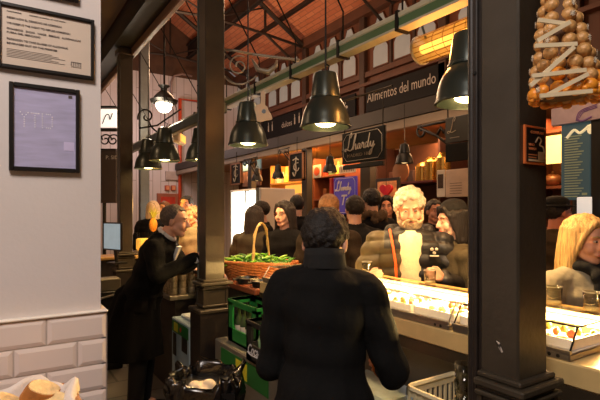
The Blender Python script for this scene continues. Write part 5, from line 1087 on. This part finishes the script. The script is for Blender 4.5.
    MB(HM).tube([(-.022, .086, -.0645), (-.008, .0925, -.062), (.008, .0925, -.062), (.022, .086, -.0645)], [.002, .005, .005, .002], 6).build('lips', mat('lips_%d' % skin[0], (int(skin[0]*.88), int(skin[1]*.62), int(skin[2]*.64)), .4), T, world=False, smooth=True)
    # ---- hair
    rg = random.Random(int(px*7)); hm = MB(HM); style, hcol = hair[:2]; hcl = hcol if max(hcol) > 90 else tuple(int(q*.6) for q in hcol); HMAT = mat('hair_%d_%d_%d' % hcol, hcl, .55, 0, .3, 60, .6, 160) if style != 'long' else mat('hairlong_%d_%d_%d' % hcol, hcl, .5, 0, .5, 90, 1.0, 170, stretch=(1, 1, .1))
    N = 420 if style == 'buzz' else 300; rad = {'short': .0125, 'bald': .008, 'curly': .018, 'long': .017, 'buzz': .0085}[style]; jit = {'short': .003, 'bald': .001, 'curly': .009, 'long': .004, 'buzz': .0008}[style]
    hm.ell((0, -.018, .036), (.0755, .093, .083), 16) if style not in ('bald', 'buzz') else None
    for i in range(N):
        zz = 1-2*(i+.5)/N; a = i*2.39996; r = math.sqrt(1-zz*zz); p = V((r*math.cos(a)*.077, -.014+r*math.sin(a)*.096, .03+zz*.086))
        if p.y > (.045 if style != 'buzz' else .025) and p.z < .075: continue
        if p.y > .0 and p.z < .02: continue
        if p.z < (-.055 if p.y < -.03 else -.01): continue
        if style == 'bald' and p.z > .075 and p.y > -.03: continue
        hm.ell(p+V([rg.uniform(-jit, jit) for _ in range(3)]), rad*rg.uniform(.8, 1.25), 8)
    if style == 'long':
        for i in range(34):
            a = math.radians(20-40*0+ -220*(i/33)); x = .082*math.cos(a); y = -.016+.095*math.sin(a)
            L_ = hair[2] if len(hair) > 2 else .30
            p0 = V((x, y, .05)); sp = 1.12
            pts = [p0, V((x*sp, y*1.05, -.04)), V((x*sp*1.05+rg.uniform(-.006, .006), y*1.0, -.12)), V((x*1.15+rg.uniform(-.012, .012), y*.95-.005, -.04-L_*.6)), V((x*1.05+rg.uniform(-.012, .012), y*.9, -.04-L_*rg.uniform(.85, 1.05)))]
            for k in range(4): hm.cap(pts[k], .017, pts[k+1], .016 if k < 3 else .008, 7)
        for sg in (1, -1):
            hm.cap((sg*.03, .07, .095), .016, (sg*.07, .05, .03), .015, 8); hm.cap((sg*.07, .05, .03), .015, (sg*.082, .025, -.06), .014, 8)
    link(remesh(hm, max(.0055, vox*.75), 1 if style != 'long' else 2), 'hair', HMAT, T, world=False, smooth=True)
    if beard:
        bm2 = MB(HM)
        for i in range(70):
            a = math.radians(-5+190*rg.random()); t = rg.random(); z = -.068-.045*t; rr = 1-.25*t
            bm2.ell(V((.068*rr*math.cos(a), .018+.064*rr*math.sin(a), z)), .0125*rg.uniform(.8, 1.3), 7)
        for u in range(-4, 5): bm2.ell((u*.0075, .094-abs(u)*.0018, -.047-abs(u)*.0016), .0085, 7)
        for sg in (1, -1):
            for k in range(5): bm2.ell((sg*(.070), .018+.004*k, -.02-.012*k), .012, 7)
        link(remesh(bm2, .0055, 1), 'beard', mat('hair_%d_%d_%d' % beard, beard, .6, 0, .3, 60, .6, 160), T, world=False, smooth=True)
    # ---- clothing
    cm = mat('coat_%d_%d_%d_%d' % (*coat, 1 if puff else 0), tuple(int(c*.72) for c in coat), .5 if puff else .9, 0, .14, 14, .25 if not puff else .15, 50, spec=.35 if puff else .15)
    j = MB(); e = .028+puff*.02
    HZ = [(z, rx, ry, yc) for z, rx, ry, yc in TZ if z > hem]
    lo = [(hem, .17+skirt, .125+skirt, -.005)] + ([(hem+(.95-hem)*.5, .168+skirt*.5, .125+skirt*.4, -.005)] if hem < .8 else [])
    torso(j, e, lo+[q for q in HZ if q[0] > hem+.05 and q[0] >= .9][0:])
    for n in 'RL':
        j.cap(sh[n], (.078+puff*.012)*s, el[n], (.064+puff*.014)*s, 14); w2 = wr[n]-(wr[n]-el[n])*.06; j.cap(el[n], (.064+puff*.014)*s, w2, (.045+puff*.014)*s, 14)
        j.cap(TL((0, -.01, 1.40)), .085*s, sh[n], .078*s, 12); j.cap(TL((0, -.012, 1.455)), .07*s, sh[n], .07*s, 12)
    # collar
    cz = TL((0, -.005, 1.47)); cu_ = hc+Rh@V((0, -.02, -.11))*s
    for k in range(16):
        t = 2*PI*k/16
        if math.sin(t) > .8 and not pull: continue
        o_ = V((.078*math.cos(t), .072*math.sin(t), 0))*s; j.ell(TL((0, -.01, 1.455))+o_, (.024*s, .024*s, (.035+.02*(math.sin(t) < .3))*s), 8)
    disp = None
    if puff:
        def disp(c):
            return .015*abs(math.sin(PI*(c.z/s+ .10*abs(c.x))/.09))-.006
    else:
        def disp(c, q=px): return .0045*math.sin(c.z*46+9*c.x+q)+.004*math.sin(c.x*38-c.z*21+q)*math.sin(c.y*30)
    me = remesh(j, vox*.9, 4, disp); jk = link(me, 'coat', cm, T, world=False, smooth=True)
    if coat2:
        c2, fn = coat2; me.materials.append(mat('coat2_%d_%d_%d' % c2, c2, .5, 0, .12, 20, .2, 60))
        for p_ in me.polygons:
            if fn(p_.center/s): p_.material_index = 1
    tr = MB()
    for sg in (1, -1):
        hp = V((sg*.09, 0, .9))*s; kn = V((sg*.10, .02, .49))*s; an = V((sg*.10, -.01, .11))*s
        tr.cap(hp, .105*s, kn, .075*s); tr.cap(kn, .075*s, an, .062*s)
    tr.ell(V((0, -.01, .93))*s, (.18*s, .135*s, .12*s), 16)
    link(remesh(tr, .012, 3), 'trousers', mat('trousers_%d_%d_%d' % trousers, tuple(int(q*.6) for q in trousers), .85, 0, .15, 14, .2, 50), T, world=False, smooth=True)
    for sg in (1, -1):
        so = MB().cap(V((sg*.10, -.03, .055))*s, .05*s, V((sg*.125, .17, .04))*s, .04*s); so.ell(V((sg*.10, -.03, .09))*s, .052*s)
        me = remesh(so, .01, 2)
        for v in me.vertices: v.co.z = max(v.co.z, .002)
        link(me, 'shoe', mat('shoe_leather', (24, 20, 18), .35), T, world=False, smooth=True)
    if hood:
        hd_ = MB(); rr = rg
        for k in range(46):
            t = math.radians(150+240*rr.random()); hd_.ell(TL((.115*math.cos(t), -.03+.09*math.sin(t), 1.47+rr.uniform(-.04, .05))), .028*s*rr.uniform(.8, 1.3), 8)
        link(remesh(hd_, .009, 1), 'hood', mat('hood_%d_%d_%d' % hood, hood, .9, 0, .3, 40, .6, 90), T, world=False, smooth=True)
    if cap:
        cp = MB(HM); kind, cc = cap
        cp.ell((0, -.018, .080), (.086, .103, .056), 18)
        if kind == 'flat': cp.loft([[(u*.088, .03+w*.10 if w > 0 else w*.10+.03, .055-.018*max(0, w)+dz) for u, w in [(math.cos(t), math.sin(t)) for t in [2*PI*k/24 for k in range(24)]]] for dz in (0, .012)])
        if kind == 'brim': cp.loft([[(u*.108, .0+w*.135, .045+dz) for u, w in [(math.cos(t), math.sin(t)) for t in [2*PI*k/28 for k in range(28)]]] for dz in (0, .012)])
        if kind == 'wool': cp.ell((0, -.02, .075), (.088, .103, .045), 18); cp.ell((0, -.025, .10), (.075, .09, .05), 14)
        link(remesh(cp, .006, 2), 'cap', mat('cap_%d_%d_%d' % cc, tuple(int(q*.6) for q in cc), .9, 0, .15, 30, .3, 90), T, world=False, smooth=True)
    if extras: extras(T, TL, HM, s, hc, sh, el, wr)
    return T
# --- foreground man seen from behind
def fg_extra(T, TL, HM, s, hc, sh, el, wr):
    c = MB()
    rings = []
    for z, k, yo in ((1.43, 1.12, -.012), (1.47, .92, -.01), (1.51, .86, -.015), (1.545, .90, -.025), (1.55, .97, -.03), (1.52, 1.0, -.03), (1.47, 1.08, -.02)):
        rings.append([tuple(TL((.083*k*math.cos(t), yo+.078*k*math.sin(t), z-.03*max(0, math.sin(t))))) for t in [2*PI*i/36 for i in range(36)]])
    c.loft(rings, cap=False).build('raised_collar', mat('collar_fleece', (17, 17, 17), .9, 0, .14, 14, .25, 50), T, world=False, smooth=True)
    for n in 'RL':
        m = MB(); d_ = (wr[n]-el[n]).normalized(); a = wr[n]-d_*.035; m.tube([a-d_*.006, a+d_*.006], .054*s, 20); m.build('wrist_highlight', mat('highlight_orange', (214, 120, 50), .6), T, world=False, smooth=True)  # orange ring stands in for the highlight along the wrist skin
person(327, 203, 1.8, 50, 'person seen from behind in a black fleece jacket at the counter, largest figure', ('short', (26, 21, 18)), (214, 160, 134), (26, 25, 25), hem=.95, lean=7, head=(-14, 24, 0), headscale=1.13, drop=.05, skirt=.02,
       armR=((.265, .03, 1.03), (.24, .27, .98)), armL=((-.215, .06, 1.03), (-.18, .30, 1.00)), vox=.006, wide=.9, extras=fg_extra, loc=(1.06, 1.465), H=1.70)
# --- waiter
def wt_extra(T, TL, HM, s, hc, sh, el, wr):
    a = MB(); rings = []
    for z, rx, ry, yc in ((.50, .26, .25, -.07), (.6, .255, .24, -.07), (.8, .225, .20, -.05), (.95, .205, .175, -.02), (1.02, .19, .15, 0)):
        rings.append([tuple(TL(((rx+.010*math.sin(9*t))*math.cos(t), yc+(ry+.010*math.sin(9*t))*math.sin(t), z))) for t in [2*PI*i/48 for i in range(48)]])
    a.loft(rings, cap=False).build('long_apron', mat('apron_black', (11, 11, 13), .9, 0, .15, 14, .25, 40, spec=.12), T, world=False, smooth=True)
    MB().tube([TL((.070*math.cos(t), .0+.068*math.sin(t), 1.505-.02*math.sin(t))) for t in [2*PI*i/24 for i in range(25)]], .017*s, 8).build('shirt_collar', mat('shirt_white', (228, 224, 220), .7), T, world=False, smooth=True)
    MB().loft([[tuple(TL((u*.05*(1-q), .128+q*.0+.012, 1.45-.22*q))) for u in (-1, 1)]+[tuple(TL((u*.05*(1-q), .118, 1.45-.22*q))) for u in (1, -1)] for q in (0, .5, .98)]).build('shirt_front', mat('shirt_white', (228, 224, 220)), T, world=False)
    m = MB()
    for n in 'RL':
        d_ = (wr[n]-el[n]).normalized(); m.tube([wr[n]-d_*.03, wr[n]+d_*.004], .042*s, 16)
    m.build('shirt_cuff', mat('shirt_white', (228, 224, 220)), T, world=False, smooth=True)
    MB().box((.06, .135, 1.15), (.10, .15, 1.165)).build('pocket_pen', WHITE, T, world=False)
person(146, 203, 3.85, -33, 'waiter person in black jacket and long black apron leaning towards the counter', ('buzz', (92, 80, 70)), (220, 164, 134), (20, 20, 22), hem=.86, lean=22, head=(0, 6, 0), headscale=1.08,
       armR=((.27, .22, 1.17), (.20, .50, 1.30)), armL=((-.26, .28, 1.17), (-.14, .54, 1.30)), vox=.0075, wide=1.12, H=1.76, extras=wt_extra, loc=(.99, 3.9), trousers=(20, 20, 22))
# --- white-haired man
def wh_extra(T, TL, HM, s, hc, sh, el, wr):
    q = MB()
    for z, w_, y_ in ((1.47, .06, .085), (1.40, .072, .15), (1.28, .075, .168), (1.1, .072, .17), (.9, .07, .165)): pass
    ZZ = [(1.485, .058, .075), (1.45, .072, .112), (1.40, .073, .134), (1.32, .066, .146), (1.2, .064, .152), (1.1, .066, .154), (.92, .066, .15)]
    q.loft([[tuple(TL((cx_*w_-.005, y_+.032*(1-cx_*cx_)+.004*math.sin(9*cx_+z*20), z))) for cx_ in [-1+i/6 for i in range(13)]]+[tuple(TL((cx_*w_-.005, y_-.04, z))) for cx_ in [1-i/6 for i in range(13)]] for z, w_, y_ in ZZ])
    link(q.mesh('cream_sweater'), 'cream_sweater', mat('scarf_cream', (236, 220, 178), .85, 0, .06, 30, .4, 60), T, world=False, smooth=True)
    MB().tube([TL((.060*math.cos(t), .005+.075*math.sin(t), 1.482-.02*math.sin(t))) for t in [2*PI*i/24 for i in range(25)]], .014*s, 8).build('shirt_collar', mat('shirt_check', (120, 116, 130), .7, 0, .4, 120), T, world=False, smooth=True)
    MB().tube([TL((.125, .07, 1.49)), TL((.105, .145, 1.40)), TL((.085, .178, 1.28)), TL((.075, .185, 1.1)), TL((.08, .18, .9))], .009*s, 6).build('orange_zip', mat('zip_orange', (224, 96, 30), .5), T, world=False, smooth=True)
    hd_ = MB()
    for k in range(20):
        t = math.radians(165+210*k/19); hd_.ell(TL((.125*math.cos(t), -.03+.085*math.sin(t), 1.475)), (.045*s, .045*s, .05*s), 10)
    link(remesh(hd_, .009, 3), 'black_hood', mat('hood_black', (28, 26, 26), .6, 0, .15, 20), T, world=False, smooth=True)
    lg = MB(); c0 = TL((-.15, .150, 1.365))
    for a in range(3): lg.ell(c0+V((.016*math.cos(a*2.1+.5), 0, .016*math.sin(a*2.1+.5))), (.011, .014, .011), 8)
    lg.box(c0+V((-.028, -.012, -.038)), c0+V((.028, .012, -.031))); lg.build('chest_logo', mat('logo_pale', (216, 206, 190), .5), T, world=False)
person(411, 182, 3.1, 224, 'white-haired bearded person in an olive and black quilted jacket with cream scarf', ('curly', (226, 212, 186)), (226, 168, 136), (112, 98, 66), hem=.80, puff=1, head=(6, 16, 4), loc=(2.36, 2.27), H=1.80,
       armR=((.33, .05, 1.13), (.25, .26, 1.22)), armL=((-.33, .05, 1.13), (-.20, .27, 1.24)), vox=.0065, wide=1.12, beard=(206, 182, 146), headscale=1.08, trousers=(50, 46, 40),
       coat2=((30, 28, 29), lambda c: (c.x < .02) or (c.z > 1.37 and c.x < .16)), extras=wh_extra)
# --- blonde woman, right edge
def bl_extra(T, TL, HM, s, hc, sh, el, wr):
    q = MB(); rg = random.Random(9)
    for k in range(22):
        t = 2*PI*k/22; q.ell(TL((.085*math.cos(t), .01+.085*math.sin(t), 1.48+.015*math.sin(3*t))), (.036*s, .036*s, .032*s), 8)
    for k in range(9): q.ell(TL((.02-.01*k, .125+.01*math.sin(k), 1.44-.055*k)), (.052*s, .03*s, .045*s), 8)
    link(remesh(q, .009, 2), 'black_scarf', mat('scarf_black', (24, 24, 26), .85, 0, .15, 30, .4, 60), T, world=False, smooth=True)
person(585, 214, 2.45, -108, 'blonde person in a cream coat and black scarf beyond the food case, right edge', ('long', (206, 168, 108), .24), (228, 170, 138), (255, 244, 214), hem=.6, head=(4, 6, 0), vox=.007, loc=(2.52, 1.23), H=1.62, pull=1, extras=bl_extra, headscale=1.1)
# --- hatted woman in profile by the column
person(461, 196, 2.95, 160, 'person in profile with a dark wool hat and mottled coat beside the right column', ('long', (40, 28, 22), .16), (230, 180, 150), (104, 92, 70), hem=.6, head=(0, 6, 0), vox=.008, loc=(2.58, 2.08), H=1.71,
       cap=('wool', (26, 24, 26)), wide=.9)
person(556, 196, 3.75, -30, 'person in a dark brimmed hat and brown coat behind the blonde person', ('short', (40, 30, 24)), (214, 130, 96), (96, 76, 52), hem=.7, vox=.009, cap=('brim', (22, 22, 24)))
# --- crowd beyond the counter
def specs_extra(T, TL, HM, s, hc, sh, el, wr):
    g = MB(HM)
    for sg in (1, -1):
        g.tube([(sg*.031+.019*math.cos(t), .098-.006*abs(math.cos(t)), .005+.013*math.sin(t)) for t in [2*PI*i/18 for i in range(19)]], .0022, 5); g.tube([(sg*.05, .094, .008), (sg*.078, .03, .008), (sg*.08, .0, .004)], .002, 5)
    g.tube([(-.012, .1, .008), (.012, .1, .008)], .002, 5); g.build('glasses', mat('spectacle_red', (96, 34, 26), .3), T, world=False)
person(287, 199, 4.4, 200, 'dark-haired person with glasses and black coat right of the pepper basket', ('long', (44, 26, 18), .26), (230, 176, 146), (24, 22, 24), hem=.6, head=(0, 4, 0), vox=.008, extras=specs_extra, loc=(2.34, 3.86), H=1.75)
person(254, 205, 4.9, 30, 'brown-haired person in a grey-brown coat with back turned behind the basket handle', ('long', (62, 40, 28), .32), (220, 168, 138), (92, 80, 62), hem=.6)
person(262, 200, 5.7, 160, 'dark-haired person farther back between the fridge and the person with glasses', ('short', (30, 22, 18)), (212, 160, 132), (34, 30, 30))
person(297, 190, 5.9, 70, 'tall dark-haired person with back turned under the tall chalkboard', ('short', (26, 20, 18)), (212, 160, 132), (30, 28, 30), H=1.86)
person(323, 192, 3.95, 50, 'light-brown-haired person whose hair shows just over the foreground head', ('short', (140, 96, 58)), (220, 168, 138), (60, 46, 36), loc=(2.37, 3.2), H=1.80)
person(355, 192, 4.3, 65, 'person in a dark grey coat with back turned left of the white-haired person', ('short', (34, 28, 24)), (212, 160, 132), (44, 42, 42), hem=.6, H=1.80, wide=1.1)
person(372, 182, 5.0, 75, 'tall person with a brown fur hood and back turned under the heart', ('short', (26, 20, 18)), (212, 160, 132), (28, 26, 28), H=1.90, hood=(92, 70, 48))
person(387, 193, 5.6, 222, 'dark-haired person facing the camera with a pale glass beside the white hair', ('long', (28, 20, 18), .2), (216, 150, 118), (34, 30, 32), H=1.84)
person(434, 196, 5.0, 240, 'person in dark clothes behind the right shoulder of the quilted jacket', ('short', (30, 24, 20)), (200, 134, 100), (32, 28, 28), H=1.78)
person(153, 199, 7.4, 60, 'fair-haired person in a black coat behind the waiter back', ('long', (206, 176, 140), .14), (220, 160, 120), (26, 26, 30), H=1.82)
person(165, 201, 8.4, 215, 'person with a warm lit face between the fair hair and the waiter', ('short', (120, 80, 50)), (232, 160, 96), (120, 90, 60), H=1.84)
person(187, 191, 6.6, 225, 'dark short-haired person beside the middle column behind the waiter head', ('short', (24, 20, 18)), (204, 142, 110), (40, 44, 54), H=1.88)
person(194, 203, 6.0, 200, 'person in a cream coat half hidden by the middle column', ('curly', (190, 150, 110)), (226, 160, 120), (214, 190, 146), H=1.72)

# ------------------------------------------------------------------ ambient lighting of the hall
w_ = bpy.data.worlds.new('hall'); sc.world = w_; w_.use_nodes = True
w_.node_tree.nodes['Background'].inputs[0].default_value = lin((140, 130, 126)); w_.node_tree.nodes['Background'].inputs[1].default_value = .45
light('AREA', (-.6, -.2, 3.7), 56, (255, 240, 230), .9, (math.radians(28), 0, 0), name='aisle_fill')  # added aisle fill lights, no fitting; this one brightens the left wall
light('AREA', (-.8, 5.2, 3.85), 18, (255, 205, 160), .8, name='aisle_fill')
light('POINT', (3.6, 4.5, 4.6), 85, (255, 205, 160), .3, name='hall_up_fill')  # fill points added to bring out the brick roof, no lamp modelled
light('POINT', (3.4, 8.8, 4.6), 110, (255, 205, 160), .3, name='hall_up_fill')
light('POINT', (3.2, 11.4, 3.6), 45, (255, 225, 215), .3, name='hall_up_fill')
light('POINT', (3.0, 3.4, 3.1), 22, (255, 206, 156), .25, name='hall_fill')  # added fill points in the hall, without any lamp body
light('POINT', (3.1, 6.2, 3.1), 22, (255, 206, 156), .25, name='hall_fill')
light('POINT', (3.3, 1.2, 2.9), 26, (255, 190, 120), .25, name='hall_fill')
vs = sc.view_settings; vs.view_transform = 'Standard'; vs.look = 'None'; vs.gamma = 1; vs.use_curve_mapping = False; vs.exposure = .45
sc.cycles.max_bounces = 6; sc.cycles.transparent_max_bounces = 12; sc.cycles.use_denoising = True; sc.cycles.sample_clamp_indirect = 4
